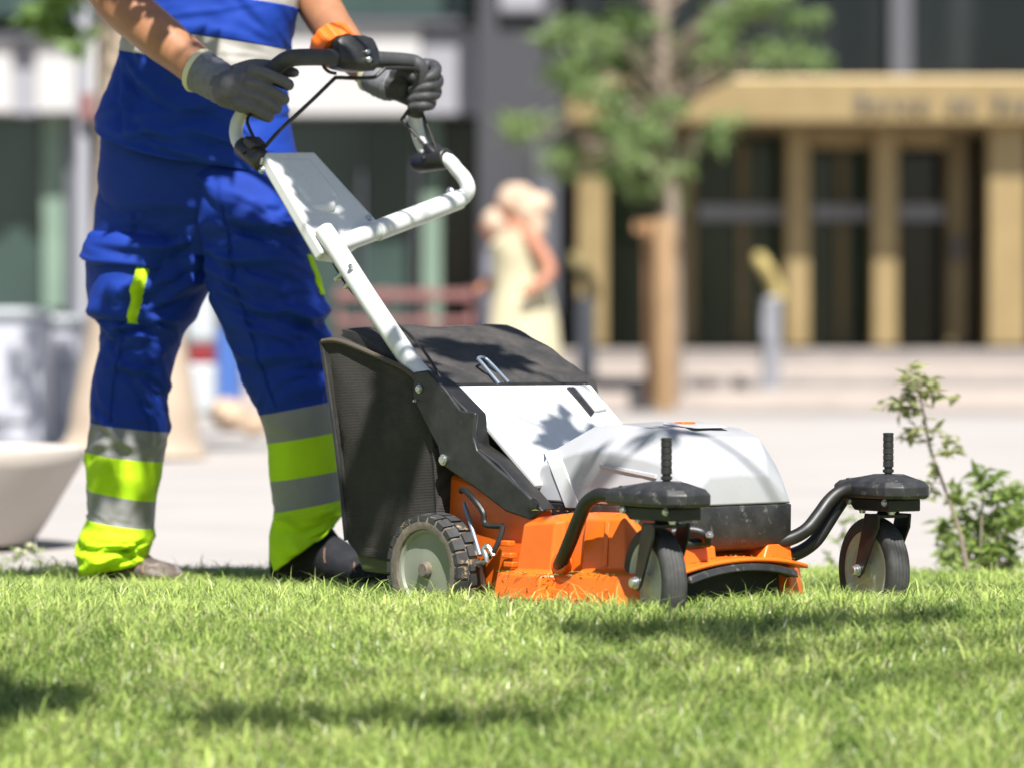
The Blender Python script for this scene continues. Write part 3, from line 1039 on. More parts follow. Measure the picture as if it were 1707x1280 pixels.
flank_strip('side_stripe', (908, 752), (944, 846), (930, 748), (968, 846), .003, M['white'])
flank_strip('side_rib', (1000, 772), (1095, 790), (1006, 779), (1095, 798), .004, M['hood'])
# carrying recess on the top
mb = MB()
mb.prism(P((-.24, -.05, .406), (-.24, .06, .406), (-.14, .06, .4), (-.14, -.05, .4)), P((-.24, -.05, .413), (-.235, .055, .413), (-.15, .055, .405), (-.15, -.045, .405)))
mb.build('battery_latch', M['hood'], hood, bevel=.003)
mb = MB()
mb.box((-.20, -.02, .409), (.03, .04, .008))
mb.build('latch_button', M['orange'], hood, bevel=.003)

# rear discharge flap, white, with a grip recess
a, b = L(757, 642, v=-.2), L(985, 640, v=.2)
c = Vector((-.475, .205, .275))
c2 = L(1042, 708, v=.215)
d_ = Vector((-.475, -.205, .275))
nrm = Vector((.58, 0, .81))
mb = MB()
poly = [a, b, c, d_]
mb.prism(poly, [p - nrm * .016 for p in poly])
flap = mb.build('rear_flap', M['white'], mw, bevel=.005)
mb = MB()
q = [L(966, 668, v=.13), L(984, 664, v=.155), L(1000, 706, v=.155), L(985, 712, v=.13)]
sl_ = lambda u: .490 - (u + .738) * .82
q = [Vector((u, v, sl_(u))) for u, v in ((-.725, .115), (-.725, .135), (-.655, .135), (-.645, .115))]
mb.prism([p + nrm * .006 for p in q], [p - nrm * .012 for p in q])
mb.build('grip_slot', M['black'], flap)
q = [Vector((u, v, sl_(u))) for u, v in ((-.725, .137), (-.73, .175), (-.66, .18), (-.655, .137))]
mb = MB()
mb.prism([p + nrm * .009 for p in q], [p - nrm * .012 for p in q])
mb.build('grip_lip', M['hood'], flap, bevel=.003)
mb = MB()
w0, w1, w2 = L(704, 700, v=-.205), L(742, 765, v=-.205), L(694, 742, v=-.205)
w3 = L(770, 660, v=-.205)
mb.prism([w3, w0, w2, w1], [p + Vector((0, .012, 0)) for p in (w3, w0, w2, w1)])
mb.build('flap_cheek', M['white'], flap, bevel=.003)
# hinge rod of the flap
mb = MB()
mb.tube(P((-.765, -.215, .487), (-.765, .215, .487)), .007, 8)
mb.build('hinge_rod', M['steelblack'], flap)

# grass bag
def bagx(t, side):
    pass


mb = MB()
prof = P((-1.165, 0, .585), (-1.13, 0, .60), (-.86, 0, .515), (-.785, 0, .47), (-.745, 0, .10), (-.80, 0, .075), (-1.03, 0, .095), (-1.075, 0, .13))
sub = []
rnd_ = random.Random(2)
for i in range(len(prof)):
    p, q = prof[i], prof[(i + 1) % len(prof)]
    m_ = max(1, int((q - p).length / .04))
    for j in range(m_):
        sub.append(p.lerp(q, j / m_))
rings = []
cen = Vector((-.93, 0, .32))
for v, s_, in ((-.247, .90), (-.252, .985), (-.25, 1), (-.2, 1.0), (-.12, 1.0), (-.04, 1.0), (.04, 1.0), (.12, 1), (.2, 1), (.25, 1), (.252, .985), (.247, .9)):
    rr = []
    for p in sub:
        q = cen + (p - cen) * s_
        q.y = v
        q.z += .012 * math.cos(v * 6) if p.z > .4 else 0
        q += Vector((noise.noise(q * 7 + Vector((3, 0, 0))), 0, noise.noise(q * 7))) * .008
        rr.append(q)
    rings.append(rr)
mb.loft(rings, False)
# side panels with a slow bulge
for sgn in (-1, 1):
    src = rings[0] if sgn < 0 else rings[-1]
    prev = src
    layers = [src]
    for k in (.8, .6, .4, .2, .05):
        lay = []
        for p in src:
            q = cen + (p - cen) * k
            q.y = p.y + sgn * (.016 * (1 - k) + .016 * noise.noise(Vector((q.x * 5, sgn, q.z * 6))) + .007 * noise.noise(Vector((q.x * 14, sgn, q.z * 9))))
            lay.append(q)
        layers.append(lay)
    mb.loft(layers, False)
    mb.add(layers[-1], [tuple(range(len(src)))])
bag = mb.build('grass_bag', M['bag'], mw, angle=55)
for sgn in (-1, 1):
    mb = MB()
    s0 = [Vector((p.x, sgn * .252, p.z)) for p in P((-1.163, 0, .588), (-1.10, 0, .588), (-.98, 0, .558), (-.86, 0, .522), (-.79, 0, .475))]
    mb.tube(s0, .006, 8, 4)
    mb.build('piping', M['piping'], bag)
mb = MB()
mb.tube([Vector((-1.168, -.25, .588)), Vector((-1.11, -.252, .34)), Vector((-1.078, -.25, .13))], .006, 8, 5)
mb.build('piping', M['black'], bag)
mb = MB()
mb.loft([P((-1.06, v, .11), (-.78, v, .085), (-.76, v, .05), (-1.03, v, .06)) for v in (-.245, .245)], True)
mb.build('bag_base', mat('olive_plastic', (.045, .06, .02), .6), bag, bevel=.008)
# cloth lid over the bag, slightly rumpled
mb = MB()
nu, nv = 16, 20
top, bot = [], []
for j in range(nv + 1):
    v = -.225 + .48 * j / nv
    rt, rb_ = [], []
    for i in range(nu + 1):
        t = i / nu
        u0_ = -1.125 + .05 * (j / nv)
        u = u0_ + t * (-.775 - u0_)
        z = .626 + .006 * (j / nv) - .128 * (t ** 1.15)
        edge = min(t, 1 - t, j / nv, 1 - j / nv)
        z -= .006 * max(0, 1 - edge / .05) ** 2
        q = Vector((u * 1.0, v, z))
        z += .007 * noise.noise(Vector((u * 8, v * 8, 1))) + .005 * noise.noise(Vector((u * 20, v * 15, 4)))
        rt.append(Vector((u + .006 * noise.noise(Vector((0, v * 12, 2))), v, z)))
        rb_.append(Vector((u + .01, v, z - .04)))
    top.append(rt + rb_[::-1])
mb.loft(top, True)
lid = mb.build('bag_lid', M['lid'], mw, angle=60)
mb = MB()
h0 = [Vector((-.885 + du, v, z)) for du, v, z in ((.115, -.063, .512), (0.0, -.063, .583), (-.02, -.055, .598), (-.026, -.045, .602), (-.02, -.035, .599), (0, -.027, .588), (.115, -.027, .515))]
h0 = [L(832, 640, v=-.063), L(802, 604, v=-.063), L(797, 599, v=-.06), L(802, 596, v=-.045), L(814, 602, v=-.03), L(848, 638, v=-.03)]
mb.tube(h0, .0042, 8, 4)
mb.build('wire_handle', M['wire'], mw)

# handle bracket on the near side
bp_ = [(689, 620), (712, 617), (742, 650), (766, 684), (792, 688), (790, 706), (788, 728), (794, 750), (830, 782), (872, 818), (905, 852), (882, 866), (842, 852), (790, 812), (752, 786), (735, 774), (729, 744), (706, 700), (688, 662)]
mb = MB()
mb.prism([L(x, y, v=-.262) for x, y in bp_], [L(x, y, v=-.262) + Vector((0, .012, 0)) for x, y in bp_])
brk = mb.build('handle_bracket', M['black'], mw, bevel=.004, angle=30)
mb = MB()
ip = [(704, 618), (752, 640), (796, 690), (801, 750), (840, 782), (905, 850), (868, 842), (800, 790), (760, 740), (716, 672)]
ip = [L(x - 8, y - 1, v=-.25) for x, y in ((712, 619), (742, 641), (790, 690), (796, 742), (838, 772), (908, 851), (868, 848), (800, 796), (756, 740), (716, 672))]
mb.prism([p for p in ip], [p + Vector((0, .052, 0)) for p in ip])
mb.build('bracket_channel', M['steelblack'], brk, bevel=.004)


def bolt(p, ax, r=.008, parent=None, name='bolt', m='zinc', h=.007):
    mb = MB()
    ax = Vector(ax).normalized()
    mb.lathe([(r * 1.25, -.002), (r * 1.25, h * .3), (r, h * .32), (r, h * .8), (r * .8, h)], p, ax, 12 if r < .01 else 16)
    return mb.build(name, M[m], parent, angle=25)


bolt(L(699, 648, v=-.263), (0, -1, 0), .008, brk)
bolt(L(739, 766, v=-.263), (0, -1, 0), .010, brk)
bolt(L(693, 668, v=-.263), (0, -1, 0), .003, brk)
bolt(L(890, 842, v=-.263), (0, -1, 0), .013, brk, 'pivot_cap', 'black', .004)

# main tube, cover plate, cross tube, loop
tb = [L(712, 636, v=-.225), L(690, 612, v=-.225), L(615, 500, v=-.225), L(556, 408, v=-.225), L(540, 385, v=-.225)]
mb = MB()
mb.tube(tb, .0235, 20)
mb.build('handle_tube', M['white'], mw)
for x, y in ((585, 447),):
    bolt(L(x, y, v=-.245) + Vector((0, 0, .003)), (.3, -.8, .4), .005, mw)
for x, y in ((570, 462), (586, 476)):
    mb = MB()
    mb.lathe([(.007, -.012), (.007, .006), (.004, .012)], L(x - 6, y, v=-.215), (-.7, -.2, -.5), 10)
    mb.build('nut', M['zinc'], mw)
# the cover: a folded sheet, upper face towards the sky and the operator's front
pl = {}
for k_, x, y, v in (('tl', 440, 253, -.255), ('tr', 524, 252, -.10), ('r', 631, 368, -.03), ('rb', 627, 384, -.035), ('b', 572, 424, -.17), ('bl', 538, 421, -.25)):
    pl[k_] = L(x, y, v=v)
outer = [pl[k_] for k_ in ('tl', 'tr', 'r', 'rb', 'b', 'bl')]
nn = (pl['tr'] - pl['tl']).cross(pl['bl'] - pl['tl']).normalized()
if nn.z < 0:
    nn = -nn
mb = MB()
mb.prism(outer, [p - nn * .035 for p in outer])
cover = mb.build('handle_cover', M['white'], mw, bevel=.008, bseg=3)
q = [L(450, 262, v=-.235), L(512, 262, v=-.12), L(566, 330, v=-.10), L(560, 352, v=-.14), L(512, 362, v=-.21)]
mb = MB()
mb.prism([p - nn * .004 for p in q], [(p + (sum(q, Vector()) / 5 - p) * .16) + nn * .012 for p in q])
mb.build('cover_bulge', M['white'], cover, bevel=.006, bseg=3)
for x, y, v in ((613, 366, -.05), (552, 408, -.20)):
    bolt(L(x, y, v=v) + nn * .003, nn, .006, cover)
bolt(L(434, 266, v=-.255), (-.3, -.9, .1), .012, cover, 'clamp_ear', 'white', .012)
bolt(L(437, 284, v=-.255), (-.3, -.9, .1), .008, cover)
# cross tube with its bent far end
ct = [L(560, 410, v=-.19), L(628, 385, v=-.05), L(700, 358, v=.11), L(757, 336, v=.238), L(773, 328, v=.268), L(780, 316, v=.276), L(775, 300, v=.272), L(762, 284, v=.262), L(742, 266, v=.250), L(700, 275, v=.248)]
mb = MB()
mb.tube(ct, [.022, .022, .0215, .0205, .0195, .019, .0185, .0175, .0175, .0175], 18, 4)
mb.build('cross_tube', M['white'], mw)
mb = MB()
mb.tube([L(626, 386, v=-.055), L(765, 333, v=.256)], [.0248, .0245], 18)
mb.build('cross_sleeve', M['white'], mw, bevel=.002)
bolt(L(760, 328, v=.243) + Vector((0, -.018, .012)), (.1, -.8, .5), .0085, mw)
# loop: white ends, dark foam grip between
lp_ = [(430, 266, -.25), (407, 250, -.252), (395, 232, -.252), (394, 212, -.248), (402, 192, -.24), (428, 154, -.222), (450, 124, -.212), (468, 106, -.20), (490, 97, -.182), (540, 96, -.085), (590, 98, .01), (650, 101, .125), (684, 104, .188), (697, 110, .205), (701, 124, .213), (698, 160, .222), (692, 192, .230), (697, 225, .240), (708, 250, .247), (722, 268, .25)]
lpv = [L(x, y, v=v) for x, y, v in lp_]
rs_ = [.0165] * len(lpv)
mb = MB()
mb.tube(lpv, rs_, 16, 4)
loop = mb.build('handlebar', M['white'], mw)
mb = MB()
mb.tube(lpv[5:17], [.0205] * 12, 16, 4)
mb.build('grip', M['grip'], loop)
for (x0, y0, v0), (x1, y1, v1) in (((402, 243, -.252), (440, 272, -.25)), ((694, 272, .247), (746, 264, .251))):
    p0, p1 = L(x0, y0, v=v0), L(x1, y1, v=v1)
    mb = MB()
    mb.tube([p0, p0.lerp(p1, .1), p0.lerp(p1, .9), p1], [.022, .026, .027, .023], 14)
    ck = mb.build('clamp', M['black'], mw, bevel=.003, angle=30)
    pm = p0.lerp(p1, .5)
    mb = MB()
    mb.box(pm + Vector((0.01, 0, .024)), (.04, .045, .02), Matrix.Rotation(.6, 3, 'Y'))
    mb.build('clamp_block', M['black'], ck, bevel=.004)
    bolt(pm + Vector((.0, -.024, .004)), (0, -1, .1), .006, ck, m='steelblack')
# switch housing in the middle of the bar with its orange ribbed ring behind
hc = L(590, 98, v=.01)
mb = MB()
mb.loft([[hc + Vector((du * s1, dv, dz * s1 + .006)) for du, dz in ((-.05, -.012), (-.035, .012), (-.012, .045), (.012, .048), (.03, .02), (.035, -.02), (.02, -.036), (-.03, -.036))] for dv, s1 in ((-.062, .72), (-.048, .95), (-.015, 1.05), (.02, 1.05), (.048, .95), (.062, .72))])
hs_ = mb.build('switch_housing', M['black'], mw, bevel=.005, bseg=3, angle=30)
bolt(hc + Vector((.036, .012, .014)), (1, 0, .3), .005, hs_)
bolt(hc + Vector((.038, .014, -.004)), (1, 0, .0), .006, hs_)
mb = MB()
axr = Vector((-.75, 0, .66))
rc = hc + Vector((-.042, -.026, .032))
prof = []
nb = axr.orthogonal().normalized()
bb = axr.cross(nb)
rings = []
for h in (-.022, .004, .026, .030):
    rings.append([rc + axr * h + (nb * math.cos(2 * math.pi * k / 48) + bb * math.sin(2 * math.pi * k / 48)) * ((.052 + (.0022 if (k // 2) % 2 else 0)) if h < .028 else .046) for k in range(48)])
mb.loft(rings)
mb.build('orange_dial', M['orange'], hs_, angle=25)
# bail bar: thin black rods
bl = [L(443, 244, v=-.24), L(470, 214, v=-.20), L(520, 168, v=-.12), L(555, 134, v=-.05), L(562, 130, v=-.035), L(590, 131, v=.015), L(620, 130, v=.06), L(628, 127, v=.07), L(640, 116, v=.09), L(648, 114, v=.105), L(690, 115, v=.175), L(698, 121, v=.192)]
mb = MB()
mb.tube(bl, .0048, 8, 3)
mb.build('bail_bar', M['steelblack'], mw)
for pts in ([L(428, 240, v=-.245), L(412, 205, v=-.25), L(418, 190, v=-.24)], [L(715, 250, v=.24), L(672, 202, v=.20), L(672, 196, v=.2), L(684, 180, v=.21)], [L(728, 252, v=.25), L(706, 195, v=.235), L(700, 185, v=.23)], [L(545, 100, v=-.08), L(539, 110, v=-.08), L(548, 120, v=-.07), L(560, 123, v=-.05)]):
    mb = MB()
    mb.tube(pts, .0042, 8, 3)
    mb.build('bail_rod', M['steelblack'], mw)
# control cable beside the main tube
mb = MB()
mb.tube([L(556, 440, v=-.2), L(590, 490, v=-.19), L(650, 532, v=-.18), L(690, 565, v=-.19), L(720, 605, v=-.215), L(745, 650, v=-.22)], .0035, 8, 5)
mb.build('control_cable', M['steelblack'], mw)

# linkage rods by the rear wheel
for pts, r, m in (([L(769, 818, v=-.24), L(774, 816, v=-.262), L(790, 832, v=-.275), L(801, 846, v=-.275), L(806, 856, v=-.275), L(807, 868, v=-.275), L(812, 875, v=-.275), L(838, 876, v=-.26)], .0068, 'steelblack'),
                  ([L(774, 838, v=-.25), L(800, 925, v=-.28)], .005, 'wire'),
                  ([L(838, 876, v=-.26), L(834, 895, v=-.27), L(822, 920, v=-.285), L(806, 936, v=-.29)], .006, 'steelblack'),
                  ([L(797, 938, v=-.29), L(812, 934, v=-.295), L(806, 916, v=-.295), L(813, 910, v=-.29), L(823, 926, v=-.285)], .006, 'zinc'),
                  ([L(806, 936, v=-.29), L(804, 960, v=-.29), L(810, 990, v=-.29)], .007, 'brown')):
    mb = MB()
    mb.tube(pts, r, 8, 3)
    mb.build('linkage_rod', M[m], mw)
for x, y in ((846, 905), (849, 925), (852, 940)):
    mb = MB()
    mb.box(L(x, y, v=-.262), (.03, .02, .012))
    mb.build('cooling_fin', M['orange'], deck, bevel=.002)


# rear wheels: ribbed tyre with two rows of lugs, flat rim, hub cap
def rear_wheel(c, side):
    w = empty('rear_wheel', c)
    w.parent = mw
    R_, wd = .126, .068
    ax = Vector((0, side, 0))
    mb = MB()
    # carcass (outer face towards +ax)
    mb.lathe([(R_ * .70, wd * .36), (R_ * .72, wd * .46), (R_ * .84, wd * .50), (R_ * .93, wd * .44), (R_ * .95, wd * .3), (R_ * .95, -wd * .3), (R_ * .93, -wd * .44), (R_ * .84, -wd * .5), (R_ * .7, -wd * .46), (R_ * .7, wd * .36)], (0, 0, 0), ax, 48, mi=1, cap=False)
    nb = ax.orthogonal().normalized()
    bb = ax.cross(nb)
    nl = 24
    for row, (h0, h1, off) in enumerate(((.08, .50, 0), (-.42, 0.0, .5))):
        for k in range(nl):
            a0 = 2 * math.pi * (k + off) / nl
            da = 2 * math.pi / nl * .39
            vs = []
            for rr in (R_ * .90, R_ * 1.0):
                for aa, hh in ((a0 - da, h0), (a0 + da, h0), (a0 + da * .8, h1), (a0 - da * 1.1, h1)):
                    rq = rr if abs(hh) < .45 else rr * .965
                    vs.append(ax * (hh * wd) + (nb * math.cos(aa) + bb * math.sin(aa)) * rq)
            mb.add(vs, [(0, 1, 2, 3), (4, 5, 6, 7), (0, 1, 5, 4), (1, 2, 6, 5), (2, 3, 7, 6), (3, 0, 4, 7)], 0)
    mb.build('tyre', [M['tyre'], M['sidewall']], w, angle=35)
    mb = MB()
    mb.lathe([(R_ * .71, -wd * .3), (R_ * .715, wd * .38), (R_ * .66, wd * .36), (R_ * .63, wd * .27), (R_ * .40, wd * .24), (R_ * .22, wd * .30), (.0, wd * .30)], (0, 0, 0), ax, 48)
    mb.build('rim', M['rim'], w, angle=30)
    mb = MB()
    mb.lathe([(.0, wd * .28), (.019, wd * .28), (.019, wd * .42), (.014, wd * .50), (.0, wd * .5)], (0, 0, 0), ax, 20)
    mb.build('hub_cap', M['sidewall'], w)
    return w


rw0 = L(703, 951, v=-.34)
rear_wheel(Vector((rw0.x, -.305, .081)), -1)
rear_wheel(Vector((rw0.x, .305, .081)), 1)


# front casters
def caster(vs_, sw):
    """vs_: lateral position, sw: swivel of the wheel relative to the mower"""
    sgn = 1 if vs_ > 0 else -1
    cst = empty('caster', (.070, vs_, 0))
    cst.parent = mw
    # cover plate, an elongated faceted shield
    zt = .292
    outl = [(-.150, -.034), (-.150, .034), (-.10, .048), (.02, .066), (.065, .062), (.095, .034), (.095, -.034), (.065, -.062), (.02, -.066), (-.10, -.048)]
    ang = math.radians(0 if sgn < 0 else -9)
    def pr(x, y):
        return x * math.cos(ang) - y * math.sin(ang), x * math.sin(ang) + y * math.cos(ang)
    def ring(s, z, sx=0):
        return [Vector((*pr(x * s + sx, y * s), z)) for x, y in outl]
    mb = MB()
    mb.loft([ring(.93, zt - .046), ring(1.0, zt - .040), ring(1.0, zt - .020), ring(.9, zt - .010, .0), [Vector((*pr(.035 * math.cos(a) * (1 if abs(math.cos(a)) < 2 else 1), .033 * math.sin(a)), zt + .006)) for a in [math.atan2(y * 1.6, x) for x, y in outl]]], True)
    plate = mb.build('caster_plate', M['blackhood'], cst, bevel=.0022, angle=25)
    for x, y in ((.055, -.030), (-.105, -.020), (.05, .034)):
        mb = MB()
        mb.lathe([(.0, -.006), (.012, -.006), (.012, .001), (.008, .0015), (.008, -.003), (0, -.003)], (*pr(x, y), zt - .0075), (.12, 0, 1), 14)
        mb.build('bolt_recess', M['sole'], plate)
        bolt(Vector((*pr(x - .002, y), zt - .010)), (0, 0, 1), .006, plate, h=.006)
    # ribbed height-setting stem
    pf = [(.0125, -.02)]
    z = .0
    while z < .082:
        pf += [(.0125, z), (.0125, z + .0075), (.0110, z + .0085), (.0110, z + .0105)]
        z += .0115
    pf = [(.0122, -.01), (.0122, .004), (.0085, .005), (.0085, .009), (.0122, .010), (.0122, .016), (.009, .017), (.009, .021), (.0118, .022)]
    z = .024
    while z < .084:
        pf += [(.0116, z), (.0116, z + .010), (.0106, z + .0105), (.0106, z + .0125)]
        z += .0135
    pf += [(.0116, .090), (.0116, .0955), (.010, .0965), (0, .0965)]
    mb = MB()
    mb.lathe(pf, (0, 0, zt), (0, 0, 1), 16)
    mb.build('stem', M['black'], cst, angle=25)
    # bearing block under the plate with its bolts
    mb = MB()
    bx = [pr(x, y) for x, y in ((-.10, -.040), (.058, -.044), (.058, .044), (-.10, .040))]
    bx2 = [pr(x, y) for x, y in ((-.07, -.040), (.058, -.044), (.058, .044), (-.07, .040))]
    mb.prism([Vector((x, y, zt - .047)) for x, y in bx], [Vector((x, y, zt - .074)) for x, y in bx2])
    mb.build('bearing_block', M['steelblack'], cst, bevel=.003)
    for x, y in ((-.085, -.041), (.045, -.045)):
        bolt(Vector((*pr(x, y), zt - .055)), (0, -1, 0), .0062, cst)
    for x, y in ((-.058, -.026), (.046, -.028)):
        bolt(Vector((*pr(x, y), zt - .074)), (0, 0, -1), .007, cst, 'nut')
    # swivelling fork and wheel
    R_, wd = .115, .054
    fk = empty('fork', (0, 0, 0), sw)
    fk.parent = cst
    hub = Vector((-.058, 0, .086))
    ztop = zt - .080
    mb = MB()
    mb.lathe([(.028, .0), (.022, .012), (.015, .016), (.015, .02)], (0, 0, ztop - .004), (0, 0, 1), 16)
    mb.box((-.004, 0, ztop - .005), (.056, .082, .008))
    for s_ in (-1, 1):
        o1 = P((-.030, s_ * .043, ztop + .0), (.028, s_ * .043, ztop + .0), (.024, s_ * .043, ztop - .03), (hub.x + .017, s_ * .0415, hub.z - .006), (hub.x, s_ * .0415, hub.z - .018), (hub.x - .016, s_ * .0415, hub.z - .006), (hub.x - .012, s_ * .0415, hub.z + .012))
        mb.prism(o1, [p - Vector((0, s_ * .006, 0)) for p in o1])
    mb.build('fork_arms', M['steelblack'], fk, bevel=.0025)
    for s_ in (-1, 1):
        bolt(hub + Vector((0, s_ * .0425, 0)), (0, s_, 0), .0105, fk, 'axle_bolt', h=.014)
    # solid rubber tyre with fine circumferential grooves
    mb = MB()
    prof = [(R_ * .74, -wd * .44), (R_ * .80, -wd * .47), (R_ * .93, -wd * .46), (R_ * .975, -wd * .38)]
    for g in (-.24, -.08, .08, .24):
        prof += [(R_, (g - .045) * wd), (R_ * .985, (g - .018) * wd), (R_ * .985, (g + .018) * wd), (R_, (g + .045) * wd)]
    prof += [(R_ * .975, wd * .38), (R_ * .93, wd * .46), (R_ * .80, wd * .47), (R_ * .74, wd * .44), (R_ * .72, 0), (R_ * .74, -wd * .44)]
    mb.lathe(prof, hub, (0, 1, 0), 56, cap=False)
    mb.build('tyre', M['rubber'], fk, angle=50)
    mb = MB()
    mb.lathe([(.0, -wd * .34), (.018, -wd * .34), (.022, -wd * .28), (R_ * .42, -wd * .20), (R_ * .62, -wd * .22), (R_ * .66, -wd * .40), (R_ * .75, -wd * .42), (R_ * .75, wd * .42), (R_ * .66, wd * .40), (R_ * .62, wd * .22), (R_ * .42, wd * .2), (.022, wd * .28), (.018, wd * .34), (0, wd * .34)], hub, (0, 1, 0), 40)
    mb.build('rim', M['rimw'], fk, angle=35)
    return cst


swl = math.radians(-20)
cn = caster(-.339, swl)
cf = caster(.339, math.radians(-15))
# bent arms that carry the casters
for pts in ([L(932, 942, v=-.29), L(936, 936, v=-.305), L(950, 902, v=-.325), L(966, 862, v=-.34), L(976, 840, v=-.345), L(992, 827, v=-.348), L(1012, 825, v=-.345), L(1080, 836, v=-.34)],
            [L(1120, 888, v=-.20), L(1150, 884, v=-.17), L(1172, 889, v=-.15), L(1178, 900, v=-.14)],
            [L(1120, 910, v=-.20), L(1182, 902, v=-.12)],
            [L(1262, 902, v=.10), L(1290, 903, v=.13), L(1318, 897, v=.165), L(1345, 882, v=.20), L(1365, 858, v=.235), L(1382, 835, v=.265), L(1400, 820, v=.29), L(1424, 814, v=.31), L(1470, 822, v=.33)],
            [L(1318, 925, v=.20), L(1338, 917, v=.225), L(1360, 900, v=.25), L(1380, 870, v=.28), L(1398, 842, v=.305), L(1412, 828, v=.32), L(1450, 826, v=.335)]):
    mb = MB()
    mb.tube(pts, .0155 if len(pts) > 4 else .012, 14, 4)
    mb.build('caster_arm', M['steelblack'], mw)
for x, y, v in ((1176, 896, -.15), (1278, 893, .11)):
    bolt(L(x, y, v=v) + Vector((.012, 0, .006)), (.4, -.3, .9), .007, mw)

# clippings stuck to the deck, skirt and wheels
rc_ = random.Random(17)
mb = MB()
for _ in range(170):
    k_ = rc_.random()
    if k_ < .55:
        u = rc_.uniform(-.46, -.06)
        c = Vector((u, -.345 + rc_.uniform(-.002, .03), .098 if u > -.22 else .089))
    elif k_ < .75:
        c = Vector((rc_.uniform(-.46, -.06), -.352 + rc_.uniform(-.004, .002), rc_.uniform(.02, .08)))
    elif k_ < .9:
        v = rc_.uniform(-.2, .16)
        c = Vector((fu(v) - rc_.uniform(0, .05), v, .128 - .4 * (v + .025) ** 2))
    else:
        c = Vector((rc_.uniform(-.42, -.12), rc_.uniform(-.29, -.26), .222))
    a_ = rc_.uniform(0, 6.28)
    d1 = Vector((math.cos(a_), math.sin(a_), rc_.uniform(-.2, .2))) * rc_.uniform(.004, .011)
    d2 = Vector((-math.sin(a_), math.cos(a_), 0)) * rc_.uniform(.0008, .0016)
    mb.add([c - d1, c + d2 + Vector((0, 0, .002)), c + d1, c - d2 + Vector((0, 0, .001))], [(0, 1, 2), (0, 2, 3)])
o = mb.build('grass_clippings', mat('cut_grass', (.14, .20, .04), .8, (.30, .28, .10), 90), mw, smooth=False)
o['kind'] = 'stuff'

# ------------------------------------------------------------------ the worker
wk = empty('person', (W(330, 970, 9.65).x, 9.65, GZ))
tag(wk, 'worker in blue workwear with lime leg bands and grey gloves pushing the orange mower', 'person')
WO = Vector(wk.location)


def creases(seed, count, spans, S, A_, amp, tilt=.5, focus=None):
    """sum of long soft folds laid across a cloth tube; A_ arc position, S distance down, both in metres"""
    rnd = np.random.RandomState(seed)
    out = np.zeros_like(S)
    s0, s1 = spans
    per = A_.max() - A_.min() + 1e-6
    for i in range(count):
        if focus and rnd.rand() < .6:
            f = focus[rnd.randint(len(focus))]
            sc_, ac_, tl_ = f[0] + rnd.normal() * f[3], f[1] * per + rnd.normal() * .05, f[2] + rnd.normal() * .25
        else:
            sc_, ac_, tl_ = s0 + (s1 - s0) * rnd.rand(), per * rnd.rand(), rnd.normal() * tilt
        w = .0045 + .013 * rnd.rand() ** 1.6
        ln = .03 + .085 * rnd.rand()
        a = amp * (.45 + .8 * rnd.rand()) * min(1, w / .010)
        da = (A_ - ac_ + per / 2) % per - per / 2
        ds = S - sc_
        bend = 2.5 * rnd.normal()
        al = da * math.cos(tl_) + ds * math.sin(tl_)
        pe = -da * math.sin(tl_) + ds * math.cos(tl_) + bend * al * al
        g = np.exp(-(al / ln) ** 2)
        out += a * g * (np.exp(-(pe / w) ** 2) - .75 * np.exp(-((pe - 1.7 * w) / (1.2 * w)) ** 2))
    return out


def cloth_rows(rings, d, seed, amp=.006, n=144, sub=12, count=40, focus=None, tilt=.5, ampf=None, soft=.006):
    """rings: (xl, yl, xr, yr, depth radius, dip of the near side in px); returns dense rows of points, and the row index of each given ring"""
    R = [np.array(tuple(r) + (0,) * (6 - len(r)), dtype=float) for r in rings]
    dense, idx = [], []
    m_ = len(R)
    for i in range(m_ - 1):
        idx.append(len(dense))
        p0, p1, p2, p3 = R[max(i - 1, 0)], R[i], R[i + 1], R[min(i + 2, m_ - 1)]
        for j in range(sub):
            t = j / sub
            dense.append(.5 * (2 * p1 + (p2 - p0) * t + (2 * p0 - 5 * p1 + 4 * p2 - p3) * t * t + (3 * p1 - p0 - 3 * p2 + p3) * t ** 3))
    idx.append(len(dense))
    dense.append(R[-1])
    # folds
    sm = np.array([(r[1] + r[3]) / 2 for r in dense]) / F * d
    Sg, Ag = np.meshgrid(sm - sm[0], np.arange(n) / n * .72, indexing='ij')
    fo = [(f[0] / F * d - sm[0], f[1], f[2], f[3]) for f in focus] if focus else None
    D = creases(int(seed * 10), count, (0, sm[-1] - sm[0]), Sg, Ag, amp, tilt, fo)
    rows = []
    for q_i, r in enumerate(dense):
        xl, yl, xr, yr, ry, dip = r
        a, b = W(xl, yl, d), W(xr, yr, d)
        c = (a + b) / 2
        hx = (b - a) / 2
        hy = Vector((0, ry, dip / F * d))
        row = []
        for k in range(n):
            th = 2 * math.pi * k / n
            c0, s0 = math.cos(th), math.sin(th)
            ct = math.copysign(abs(c0) ** .88, c0)
            st = math.copysign(abs(s0) ** .88, s0)
            p = c + hx * ct + hy * st
            nr = (hx.normalized() * ct * hy.length + hy.normalized() * st * hx.length).normalized()
            f = ampf(q_i / (len(dense) - 1), th) if ampf else 1
            edge = 1 - .35 * abs(c0) ** 3
            sn = noise.noise(Vector((p.x * 9 + seed, p.y * 9, p.z * 11))) * soft + noise.noise(Vector((p.x * 30 + seed, p.y * 30, p.z * 38))) * soft * .35
            row.append(p + nr * ((D[q_i, k] * f + sn) * edge))
        rows.append(row)
    return rows, idx


def rows_obj(name, rows, m, parent, thick=0, closed_ends=False):
    mb = MB()
    mb.loft([[p - WO for p in r] for r in rows], closed_ends)
    o = mb.build(name, m, parent, angle=75)
    if thick:
        s = o.modifiers.new('cloth', 'SOLIDIFY')
        s.thickness = thick
        s.offset = -1
    return o


